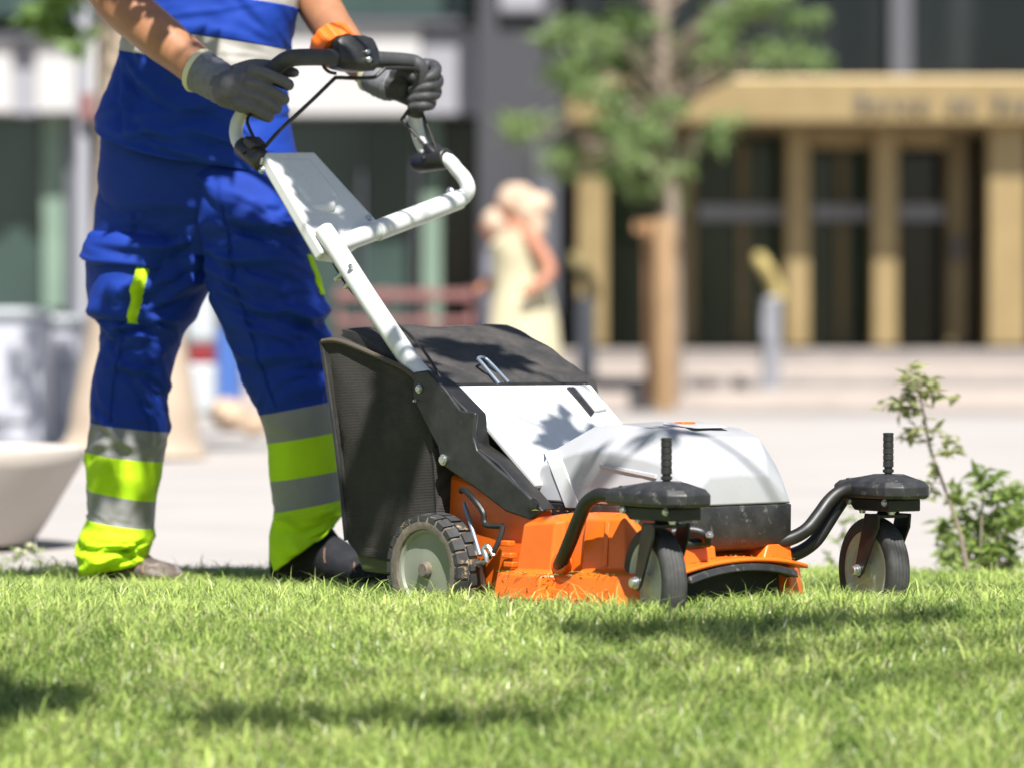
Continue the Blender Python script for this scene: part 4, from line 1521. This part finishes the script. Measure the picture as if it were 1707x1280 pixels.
legR = [(178, 215, 392, 255, .10, 10), (166, 300, 400, 320, .14), (158, 360, 393, 385, .145), (154, 420, 373, 440, .14), (154, 480, 347, 492, .13), (160, 530, 317, 545, .12), (167, 560, 301, 570, .112), (158, 620, 284, 635, .105), (151, 660, 281, 675, .1),
        (149, 703, 281, 719, .1, 2), (146, 752, 272, 768, .1, 3), (143, 813, 260, 834, .098, 3), (147, 862, 257, 879, .098, 4), (131, 895, 258, 897, .105, 3), (129, 928, 251, 915, .1), (137, 961, 245, 937, .1)]
legL = [(318, 262, 488, 268, .06), (322, 305, 502, 308, .12), (330, 370, 512, 365, .145), (340, 430, 520, 430, .14), (346, 488, 540, 492, .13), (362, 530, 548, 535, .125), (384, 580, 553, 580, .12), (405, 640, 557, 625, .115),
        (433, 691, 559, 667, .112, 2), (445, 738, 566, 718, .11, 2), (450, 801, 573, 781, .105, 2), (455, 852, 579, 829, .105, 2), (449, 902, 580, 846, .105, 4), (457, 948, 569, 862, .10, 6)]
DR, DL = 9.70, 9.57
rowsR, iR = cloth_rows(legR, DR, 1.3, .0085, count=160, tilt=.45, focus=[(480, .80, -.5, .05), (545, .72, .1, .03), (600, .85, .3, .05), (330, .8, -.2, .05), (900, .75, .05, .02), (935, .75, -.1, .015), (390, .85, -.2, .04)], ampf=lambda t, th: 1.0 if t < .7 else (.45 if t < .88 else 1.3))
rowsL, iL = cloth_rows(legL, DL, 4.7, .0085, count=160, tilt=.45, focus=[(330, .80, .5, .05), (400, .82, .4, .05), (440, .85, .25, .05), (530, .88, .2, .04), (610, .85, -.2, .04), (890, .75, .2, .03), (480, .68, .6, .05)], ampf=lambda t, th: 1.0 if t < .62 else (.4 if t < .86 else 1.2))
mb = MB()
cutR, cutL = iR[9], iL[8]
mb.loft([[p - WO for p in r] for r in rowsR[:cutR + 1]], False)
mb.loft([[p - WO for p in r] for r in rowsL[:cutL + 1]], False)
# seat of the trousers joining both legs
seat, _ = cloth_rows([(172, 190, 486, 215, .16), (168, 260, 492, 270, .165), (166, 320, 498, 330, .15), (190, 380, 490, 385, .12), (260, 425, 440, 430, .08)], 9.66, 2.2, .006, n=96, count=30)
mb.loft([[p - WO for p in r] for r in seat], True)
trs = mb.build('trousers', M['bluedark'], wk, angle=75)
for rows, idx, k0 in ((rowsR, iR, 9), (rowsL, iL, 8)):
    for j, (nm, mm) in enumerate((('reflective_band', 'refl'), ('lime_band', 'lime'), ('reflective_band', 'refl'))):
        rows_obj(nm, rows[idx[k0 + j]:idx[k0 + j + 1] + 1], M[mm], wk)
    rows_obj('trouser_cuff', rows[idx[k0 + 3]:], M['lime'], wk, .006)


def seam(rows, k, name='seam', off=.0012, r=.0016, m='blue', a=0, b=None):
    mb = MB()
    cen_ = [sum(q_, Vector()) / len(q_) for q_ in rows[a:b]]
    pts = [q_[k] + (q_[k] - c_).normalized() * off - WO for q_, c_ in zip(rows[a:b], cen_)]
    mb.tube(pts[::2], r, 5)
    mb.build(name, M[m], trs)


for rows_, idx_, kk in ((rowsR, iR, 100), (rowsL, iL, 98), (rowsR, iR, 101), (rowsL, iL, 99)):
    seam(rows_, kk, m='bluedark', a=10, b=cutR if rows_ is rowsR else cutL)


def patch(rows, idx, r0, r1, th0, th1, off, nr=14, nc=14, lift=None, shape=None):
    """a cloth patch laid over a leg between two ring positions and two angles, raised by off at its centre"""
    def at(r, th):
        r = max(0, min(len(rows) - 1.001, r))
        i = int(r)
        f = r - i
        n_ = len(rows[0])
        k = (th % (2 * math.pi)) / (2 * math.pi) * n_
        k0 = int(k) % n_
        k1 = (k0 + 1) % n_
        g = k - int(k)
        p = rows[i][k0].lerp(rows[i][k1], g).lerp(rows[i + 1][k0].lerp(rows[i + 1][k1], g), f)
        c = sum(rows[i], Vector()) / n_
        nn_ = (p - c)
        nn_.z *= .2
        return p, nn_.normalized()
    ra, rb__ = idx(r0), idx(r1)
    outer_, inner_ = [], []
    for i in range(nr + 1):
        a, b = [], []
        for j in range(nc + 1):
            s, t = i / nr, j / nc
            if shape:
                s2 = shape(s, t)
            else:
                s2 = s
            p, nn_ = at(ra + (rb__ - ra) * s2, th0 + (th1 - th0) * t)
            e = min(1, min(s, 1 - s, t, 1 - t) / .12) ** .5
            o_ = off * (lift(s, t) if lift else 1)
            a.append(p + nn_ * (.003 + (o_ - .003) * e) - WO)
            b.append(p - nn_ * .003 - WO)
        outer_.append(a)
        inner_.append(b)
    mb = MB()
    for lay in (outer_, inner_):
        mb.loft(lay, False, closed=False)
    rim_o = outer_[0] + [r[-1] for r in outer_[1:-1]] + outer_[-1][::-1] + [r[0] for r in outer_[1:-1]][::-1]
    rim_i = inner_[0] + [r[-1] for r in inner_[1:-1]] + inner_[-1][::-1] + [r[0] for r in inner_[1:-1]][::-1]
    mb.loft([rim_o, rim_i], False)
    return mb


def ringpos(idx, rings, col):
    ys_ = [r[col] for r in rings]

    def f(y):
        for i in range(len(ys_) - 1):
            if ys_[i] <= y <= ys_[i + 1]:
                return idx[i] + (idx[i + 1] - idx[i]) * (y - ys_[i]) / (ys_[i + 1] - ys_[i])
        return idx[-1]
    return f


rp = ringpos(iR, legR, 1)
PI = math.pi
# the cargo pocket on the outer side of the near leg, its flap and lime strip (angles: pi = towards the left of the picture, 3pi/2 = near side)
pk = patch(rowsR, rp, 412, 532, PI * .92, PI * 1.515, .022, lift=lambda s, t: .35 + .75 * s + .25 * math.sin(t * 9 + s * 4)).build('cargo_pocket', M['bluedark'], trs, angle=75)
patch(rowsR, rp, 388, 446, PI * .90, PI * 1.535, .034, lift=lambda s, t: .35 + .65 * s, shape=lambda s, t: s * (.75 + .5 * t if t < .5 else 1.0) - .05).build('pocket_flap', M['bluedark'], trs, angle=75)
patch(rowsR, rp, 434, 533, PI * 1.44, PI * 1.50, .027, 14, 4).build('lime_strip', M['lime'], trs, angle=75)
rq = ringpos(iL, legL, 3)
patch(rowsL, rq, 425, 492, PI * 1.90, PI * 1.99, .008, 10, 4).build('lime_strip', M['lime'], trs, angle=75)

# shirt
shirt = [(157, 208, 497, 266, .205, 40), (170, 165, 487, 222, .195, 34), (186, 125, 480, 172, .172, 20), (200, 84, 481, 126, .165, 8), (203, 45, 483, 86, .16, 3), (204, 10, 491, 46, .158, 0), (206, -18, 498, 16, .156, 0), (208, -58, 506, -24, .155, -3), (212, -130, 512, -100, .15), (226, -190, 500, -168, .12), (285, -222, 425, -212, .075)]
rowsS, iS = cloth_rows(shirt, 9.66, 8.1, .0085, n=128, count=80, tilt=.9, soft=.006, focus=[(160, .62, 1.1, .06), (110, .62, .9, .05), (180, .72, -.6, .05), (230, .80, .3, .04), (60, .85, .2, .05)])
mb = MB()
mb.loft([[p - WO for p in r] for r in rowsS[:iS[3] + 1]], False)
mb.loft([[p - WO for p in r] for r in rowsS[iS[4]:iS[6] + 1]], False)
mb.loft([[p - WO for p in r] for r in rowsS[iS[7]:]], False)
sh = mb.build('shirt', M['blue'], wk, angle=75)
s_ = sh.modifiers.new('cloth', 'SOLIDIFY')
s_.thickness = .005
s_.offset = -1
for a_, b_ in ((3, 4), (6, 7)):
    rows_obj('reflective_stripe', rowsS[iS[a_]:iS[b_] + 1], M['reflshirt'], wk)
for pts, rs in (([W(232, -175, 9.52), W(196, -120, 9.46), W(178, -70, 9.43)], [.09, .092, .088]), ([W(495, -160, 9.83), W(512, -110, 9.80), W(514, -60, 9.77)], [.085, .085, .082])):
    mb = MB()
    mb.tube([p - WO for p in pts], rs, 24, 5)
    mb.build('sleeve', M['blue'], sh)

# body: one continuous skin (arms and head show where the clothes end)
mb = MB()


def body_limb(pts, rs, seg=20, k=6):
    pts = [p - WO for p in pts]
    mb.tube(pts, rs, seg, k)
    mb.ball(pts[0], rs[0] * .97, 14)
    mb.ball(pts[-1], rs[-1] * .97, 14)


body_limb([W(325, 230, 9.66), W(335, 100, 9.66), W(345, -20, 9.66), W(355, -120, 9.66)], [.15, .14, .14, .14])
body_limb([W(356, -150, 9.66), W(360, -190, 9.66), W(372, -265, 9.63)], [.11, .075, .066])
body_limb([W(238, -172, 9.53), W(310, -175, 9.62), W(410, -165, 9.72), W(492, -155, 9.82)], [.07, .09, .09, .07])
body_limb([W(240, -170, 9.53), W(188, -70, 9.42), W(184, -18, 9.39)], [.07, .062, .062])
body_limb([W(186, -12, 9.39), W(206, 10, 9.37), W(260, 56, 9.30), W(312, 98, 9.24), W(350, 128, 9.19)], [.060, .0615, .058, .051, .046])
mb.ball(W(166, -8, 9.41) - WO, (.034, .04, .034))
body_limb([W(494, -155, 9.82), W(516, -80, 9.78), W(520, -45, 9.76)], [.066, .058, .056])
body_limb([W(519, -40, 9.76), W(530, 4, 9.69), W(560, 55, 9.59), W(596, 100, 9.50), W(640, 138, 9.44)], [.056, .056, .052, .045, .040])
# legs inside the trousers
body_limb([W(285, 330, 9.68), W(225, 600, 9.70), W(200, 900, 9.74)], [.10, .07, .045])
body_limb([W(410, 330, 9.62), W(480, 620, 9.57), W(515, 880, 9.57)], [.10, .07, .045])
hd = W(392, -345, 9.60) - WO
mb.ball(hd, (.105, .095, .14), 20)
mb.ball(hd + Vector((.085, -.075, -.02)), (.022, .022, .028), 10)
mb.ball(hd + Vector((.02, .095, 0)), (.02, .012, .032), 10)
mb.ball(hd + Vector((-.03, -.095, 0)), (.02, .012, .032), 10)
mb.ball(hd + Vector((.06, -.05, -.10)), (.045, .045, .04), 12)
body = mb.build('body', M['skin'], wk)
remesh(body, .007, 6)
mb = MB()
mb.ball(hd + Vector((-.015, .01, .035)), (.115, .103, .125), 22)
hr = mb.build('hair', M['hair'], wk)
remesh(hr, .01, 3)
for dx, dy in ((.098, -.035), (.06, -.085)):
    mb = MB()
    mb.ball(hd + Vector((dx, dy, .012)), .014, 10)
    mb.build('eye', M['white2'], body)


# gloves
def hand(name, palm, fingers, thumb, cuff, m, mc):
    mb = MB()
    pts, rr = palm
    for p, q, r in pts:
        mb.tube([p - WO, q - WO], r, 14, 4)
        mb.ball(p - WO, r[0] if hasattr(r, '__len__') else r, 12)
        mb.ball(q - WO, r[-1] if hasattr(r, '__len__') else r, 12)
    for f in fingers + [thumb]:
        ps, rs = f
        mb.tube([p - WO for p in ps], rs, 12, 5)
        mb.ball(ps[-1] - WO, rs[-1], 10)
    g = mb.build(name, m, wk)
    remesh(g, .0028, 3, .5)
    mb = MB()
    ps, rs = cuff
    n_ = 6
    P_, R__ = catmull([p - WO for p in ps], rs, n_)
    R__ = [r + .0012 * math.sin(i * 2.1) for i, r in enumerate(R__)]
    mb.tube(P_, R__, 28)
    mb.build('cuff', mc, g)
    mb = MB()
    t_ = (P_[1] - P_[0]).normalized()
    mb.tube([P_[0] - t_ * .006, P_[0], P_[0] + t_ * .008], [R__[0] + .001, R__[0] + .004, R__[0] + .001], 28)
    mb.build('cuff_hem', M['cream'], g)
    return g


dR = 9.12
fr = []
# near hand: knuckles towards the camera, fingers wrap over the grip and curl away behind it
for (x0, y0), (x1, y1), (x2, y2), rad in (((437, 122), (466, 133), (480, 141), .0138), ((432, 143), (456, 155), (472, 165), .0142), ((424, 161), (446, 172), (460, 181), .0138), ((412, 176), (434, 186), (447, 195), .0128)):
    fr.append(([W(x0 - 22, y0 - 5, dR - .030), W(x0, y0, dR - .036), W(x1, y1, dR - .034), W(x2, y2, dR - .014), W(x2 - 2, y2 + 1, dR + .018), W(x2 - 22, y2 - 6, dR + .036), W(x2 - 36, y2 - 10, dR + .036)], [rad * 1.15, rad * 1.1, rad, rad, rad * .97, rad * .95, rad * .85]))
palm = [(W(382, 142, dR + .0), W(434, 126, dR - .014), [.036, .022]), (W(382, 148, dR - .004), W(430, 142, dR - .018), [.038, .024]), (W(380, 152, dR - .002), W(420, 162, dR - .018), [.038, .024]), (W(378, 156, dR), W(408, 176, dR - .014), [.036, .022]), (W(362, 138, 9.17), W(386, 148, dR + .0), [.044, .038])]
th_ = ([W(390, 122, dR + .005), W(420, 112, dR + .025), W(452, 112, dR + .038), W(478, 119, dR + .032), W(491, 122, dR + .018)], [.02, .019, .0165, .0145, .012])
hand('glove', (palm, 0), fr, th_, ([W(331, 118, 9.205), W(348, 127, 9.19), W(368, 139, 9.165), W(386, 149, 9.135)], [.0525, .0505, .049, .044]), M['glove'], M['cuff'])
dLh = 9.41
fr = []
# far hand: seen from the finger side, the fingers wrap round the front of the grip
for (x0, y0), (x1, y1), (x2, y2), rad in (((722, 110), (727, 118), (696, 139), .0142), ((727, 130), (729, 140), (688, 151), .0144), ((725, 150), (726, 158), (685, 165), .0138), ((717, 168), (718, 175), (686, 179), .0126)):
    fr.append(([W(x0 - 16, y0 - 2, dLh + .038), W(x0, y0, dLh + .024), W(x1, y1, dLh - .004), W((x1 + x2) / 2 + 6, (y1 + y2) / 2, dLh - .034), W(x2, y2, dLh - .030)], [rad * 1.15, rad * 1.1, rad * 1.02, rad, rad * .92]))
palm = [(W(655, 138, dLh + .02), W(712, 112, dLh + .034), [.030, .022]), (W(655, 142, dLh + .02), W(716, 134, dLh + .036), [.032, .024]), (W(655, 148, dLh + .018), W(712, 156, dLh + .034), [.030, .022]), (W(660, 150, dLh + .01), W(700, 172, dLh + .03), [.026, .02]), (W(640, 138, 9.44), W(668, 145, dLh + .012), [.038, .034])]
th_ = ([W(660, 128, dLh + .005), W(672, 120, dLh - .014), W(682, 122, dLh - .030), W(688, 130, dLh - .036)], [.02, .0185, .016, .0145])
hand('glove', (palm, 0), fr, th_, ([W(622, 124, 9.465), W(634, 133, 9.45), W(648, 140, 9.44), W(658, 144, 9.43)], [.0455, .0445, .043, .038]), M['glovepalm'], M['cuff'])


# shoes
def shoe(name, heel, toe, d0, d1, h, wdt, m, m2, lace):
    a, b = W(*heel, d0), W(*toe, d1)
    a.z = b.z = GZ + .012
    ax = (b - a)
    ln = ax.length
    ax.normalize()
    sd = Vector((-ax.y, ax.x, 0))
    up = Vector((0, 0, 1))
    prof = [(0.0, .030, .12), (.05, .042, .145), (.14, .046, .160), (.25, .046, .160), (.36, .045, .142), (.47, .046, .102), (.6, .052, .082), (.74, .056, .068), (.87, .052, .060), (.96, .038, .048), (1.0, .018, .03)]
    mb = MB()
    rings = []
    for t, hw, hh in prof:
        hw *= wdt
        hh *= h
        c = a + ax * (ln * t)
        rr = []
        for k in range(20):
            th = 2 * math.pi * k / 20
            x = math.copysign(abs(math.cos(th)) ** .8, math.cos(th)) * hw
            z = (math.sin(th) * .5 + .5) * hh
            if math.sin(th) > 0:
                x *= 1 - .35 * math.sin(th) ** 2
            rr.append(c + sd * x + up * (z + .022) - WO)
        rings.append(rr)
    mb.loft(rings)
    s = mb.build(name, m, wk)
    rings = []
    for t, hw, hh in prof:
        hw = hw * wdt + .005
        c = a + ax * (ln * t * 1.02 - .004) - WO
        rings.append([c + sd * hw + up * .03, c - sd * hw + up * .03, c - sd * hw * .96, c + sd * hw * .96])
    mb = MB()
    mb.loft(rings)
    mb.build('sole', M['sole'], s, bevel=.004)
    mb = MB()
    c0 = a + ax * (ln * .20) - WO
    mb.tube([c0 + up * .10 * h, c0 + up * .17 * h + ax * .005, c0 + up * .23 * h + ax * .005, c0 + up * .232 * h], [.052 * wdt, .056 * wdt, .058 * wdt, .045 * wdt], 20, 3)
    mb.build('collar', m, s)
    # stitched seams: toe cap, quarter and collar
    def around(t, z0, z1, lean):
        hw = np.interp(t, [q_[0] for q_ in prof], [q_[1] for q_ in prof]) * wdt
        hh = np.interp(t, [q_[0] for q_ in prof], [q_[2] for q_ in prof]) * h
        out_ = []
        for k in range(13):
            th = math.pi * k / 12
            x = math.copysign(abs(math.cos(th)) ** .8, math.cos(th)) * hw * (1 - .35 * math.sin(th) ** 2)
            z = (math.sin(th) * .5 + .5) * hh
            out_.append(a + ax * (ln * (t + lean * math.sin(th))) + sd * x * 1.01 + up * (z + .0228) - WO)
        return out_
    for t, lean in ((.76, -.06), (.50, -.05), (.20, .10), (.215, .10)):
        mb = MB()
        mb.tube(around(t, 0, 1, lean), .0013, 5)
        mb.build('stitching', M['wooddark'], s)
    if lace:
        for t in (.46, .54, .62):
            k = [p for p in prof]
            hh = np.interp(t, [p[0] for p in prof], [p[2] for p in prof]) * h
            c = a + ax * (ln * t) + up * (hh + .024) - WO
            mb = MB()
            mb.tube([c - sd * .03 - up * .012, c + up * .002, c + sd * .03 - up * .012], .004, 6, 3)
            mb.build('lace', M['rust'], s)
    return s


shoe('shoe', (150, 965), (298, 965), 9.78, 9.62, .85, 1.0, M['shoeb'], None, True)
fs = shoe('shoe', (462, 965), (668, 965), 9.62, 9.40, 1.25, 1.12, M['shoe'], None, False)

# ------------------------------------------------------------------ plants at the lawn's edge
def plant(name, label, cat, base, stems, leaves, m, size, seed, aspect=.45, group=None):
    e = empty(name, base)
    tag(e, label, cat, group)
    B_ = Vector(base)
    for pts, rs in stems:
        mb = MB()
        mb.tube([p - B_ for p in pts], rs, 6, 4)
        mb.build('stem', M['bark'], e)
    leaf_obj('foliage', leaf_cloud(leaves, size, seed, 1, aspect, -.1), m, e, B_)
    return e


d = 10.35
main = [W(1612, 945, d), W(1598, 880, d), W(1570, 800, d), W(1550, 745, d + .02), W(1540, 690, d + .02), W(1528, 640, d), W(1520, 612, d)]
stems = [(main, [.006, .005, .0045, .004, .003, .002, .001])]
lv = []
rp_ = random.Random(9)
for (x0, y0), (x1, y1) in (((1536, 668), (1468, 680)), ((1532, 655), (1582, 662)), ((1545, 712), (1590, 742)), ((1543, 705), (1510, 735)), ((1555, 762), (1592, 752)), ((1565, 790), (1545, 832)), ((1538, 682), (1500, 690)), ((1528, 640), (1506, 640)), ((1530, 640), (1555, 640))):
    a, b = W(x0, y0, d), W(x1, y1, d + rp_.uniform(-.08, .08))
    stems.append(([a, a.lerp(b, .5) + Vector((0, 0, .008)), b], [.002, .0015, .0008]))
    for t in (.3, .5, .7, .9, 1.0):
        lv.append((a.lerp(b, t) + Vector((0, 0, .005)), .015, 4))
for i in range(len(main) - 1):
    if i > 1:
        for t in (.2, .5, .8):
            lv.append((main[i].lerp(main[i + 1], t), .018, 3))
lv += [(W(1520, 618, d), .02, 10), (W(1522, 655, d), (.04, .03, .03), 16), (W(1545, 650, d), .02, 6), (W(1512, 672, d), .025, 8)]
plant('sapling', 'thin young sapling with sparse small leaves rising behind the far caster wheel', 'sapling', (main[0].x, d, GZ), stems, lv, M['leafs'], .036, 31, .5)
stems, lv = [], []
for x, y, rr in ((1600, 830, 22), (1640, 800, 26), (1665, 830, 28), (1690, 815, 20), (1620, 870, 30), (1655, 880, 34), (1685, 870, 26), (1600, 905, 26), (1640, 920, 30), (1680, 915, 26), (1572, 880, 14), (1700, 850, 18), (1575, 925, 14), (1620, 945, 22), (1660, 945, 24), (1590, 940, 18), (1690, 940, 18)):
    dd = 10.5 + rp_.uniform(-.12, .12)
    c = W(x, y, dd)
    lv.append((c, rr / F * 10.5 * 1.1, int(rr * 2.3)))
    b = W(1630 + (x - 1630) * .3, 955, dd)
    stems.append(([b, b.lerp(c, .5) + Vector((0, 0, .02)), c], [.004, .003, .0015]))
plant('shrub', 'low bushy green shrub at the lawn edge at the right of the sapling', 'shrub', (W(1630, 950, 10.5).x, 10.5, GZ), stems, lv, M['leafb'], .042, 37, .42)
stems, lv = [], []
for x, y, rr in ((1405, 862, 16), (1425, 850, 12), (1398, 900, 12), (1440, 905, 12), (1430, 930, 16), (1380, 930, 12)):
    c = W(x, y, 10.9)
    lv.append((c, rr / F * 10.9, 9))
    b = W(1415, 952, 10.9)
    stems.append(([b, b.lerp(c, .5), c], [.003, .002, .001]))
plant('shrub', 'sparse little plant half hidden behind the far caster wheel', 'shrub', (W(1415, 950, 10.9).x, 10.9, GZ), stems, lv, M['leafb'], .035, 41, .4)
stems, lv, fl = [], [], []
for x, y, rr in ((10, 935, 14), (35, 925, 16), (60, 930, 14), (95, 938, 8)):
    c = W(x, y, 10.6)
    lv.append((c, rr / F * 10.6, 14))
    b = W(x + 5, 955, 10.6)
    stems.append(([b, b.lerp(c, .5), c], [.002, .0015, .001]))
fw = plant('flowering_weed', 'small pale flowering weed at the lawn edge below the concrete planter', 'weed', (W(45, 955, 10.6).x, 10.6, GZ), stems, lv, M['leafb'], .024, 43, .4)
leaf_obj('flower', leaf_cloud([(W(50, 915, 10.6), (.02, .02, .014), 26), (W(30, 925, 10.6), .012, 8)], .018, 47, 1, .8, -.4), M['petal'], fw, Vector(fw.location))

# ------------------------------------------------------------------ unseen tree added out of the frame, leaf clumps placed to dapple the light
tr = empty('shade_tree', (4.3, 5.6, GZ))
tag(tr, 'unseen tree added above the lawn, its leaf clumps placed to shade worker and mower', 'tree')
B = Vector(tr.location)
mb = MB()
mb.tube([Vector((0, 0, -.1)), Vector((.02, 0, 1.5)), Vector((.1, .05, 3.2)), Vector((.3, .1, 5.0)), Vector((.5, .1, 7.0))], [.19, .15, .13, .10, .03], 14, 5)
cl = []


def shade(x, y, dd, r, hgt, n, flat=.5):
    p = W(x, y, dd)
    c = p + SUN * ((hgt - p.z) / SUN.z)  # leaf clump set along the sun ray to shade the chosen spot
    cl.append((c, (r, r, r * flat), n))


SH = [
    # x, y, distance, radius, height, leaves
    (290, 225, 9.5, .10, 2.5, 95), (350, 255, 9.5, .06, 2.5, 34), (235, 165, 9.5, .07, 2.6, 42), (190, 235, 9.6, .06, 2.5, 32), (360, 190, 9.5, .05, 2.5, 22),
    (190, 610, 9.6, .06, 2.6, 36), (225, 655, 9.6, .045, 2.7, 22), (155, 780, 9.6, .035, 2.6, 12),
    (415, 510, 9.45, .06, 2.4, 36), (445, 610, 9.45, .065, 2.5, 40), (490, 700, 9.45, .055, 2.6, 32), (490, 790, 9.45, .05, 2.6, 26),
    (545, 290, 9.1, .06, 2.6, 40), (600, 330, 9.1, .05, 2.6, 30),
    (650, 780, 8.8, .12, 2.6, 130), (760, 580, 8.9, .07, 2.7, 45), (820, 590, 8.9, .06, 2.7, 40),
    (930, 690, 8.6, .045, 2.8, 26), (960, 655, 8.65, .04, 2.8, 20), (1000, 700, 8.55, .03, 2.8, 12), (1105, 735, 8.3, .03, 2.8, 14), (965, 770, 8.3, .03, 2.8, 14),
    (40, 1125, 7.05, .13, 4.0, 110), (-80, 1130, 7.05, .2, 4.2, 170), (330, 1165, 6.95, .07, 3.8, 26), (450, 1165, 6.95, .07, 3.8, 30), (600, 1168, 6.95, .06, 3.8, 26), (740, 1170, 6.95, .06, 3.8, 26), (870, 1172, 6.95, .05, 3.8, 16),
    (960, 1038, 7.7, .08, 4.0, 26), (1060, 1045, 7.65, .10, 4.0, 48), (1180, 1040, 7.7, .11, 4.0, 58), (1300, 1040, 7.7, .11, 4.0, 56), (1410, 1035, 7.75, .10, 4.0, 44), (1520, 1028, 7.8, .09, 4.0, 26), (1240, 1062, 7.5, .09, 4.0, 34),
    (430, 955, 9.9, .14, 4.0, 80), (300, 950, 9.9, .16, 4.0, 90), (60, 950, 9.9, .14, 4.2, 70), 
]
for s__ in SH:
    shade(*s__)
for i in range(14):
    a = rp_.uniform(0, 2 * math.pi)
    cl.append((Vector((4.4 + .4 + 1.5 * math.cos(a) * rp_.uniform(.3, 1), 5.0 + 2.0 * math.sin(a) * rp_.uniform(.3, 1), rp_.uniform(4.6, 7.2))), (.45, .45, .3), 130))
for k, (c, r, n_) in enumerate(cl):
    if k % 2 == 0 or n_ > 100:
        c = Vector(c)
        t0 = Vector((4.35, 5.65, max(2.6, c.z - .3)))
        if c.z < 3.6:
            t0 = Vector((4.35, 5.65, 3.2))
        mb.tube([t0 - B, (t0 * .5 + c * .5) + Vector((0, 0, .12)) - B, c - B], [.03, .018, .004], 5, 3)
mb.build('trunk', M['bark'], tr)
leaf_obj('crown', leaf_cloud(cl, .075, 53, 1, .62), M['leafd'], tr, B)
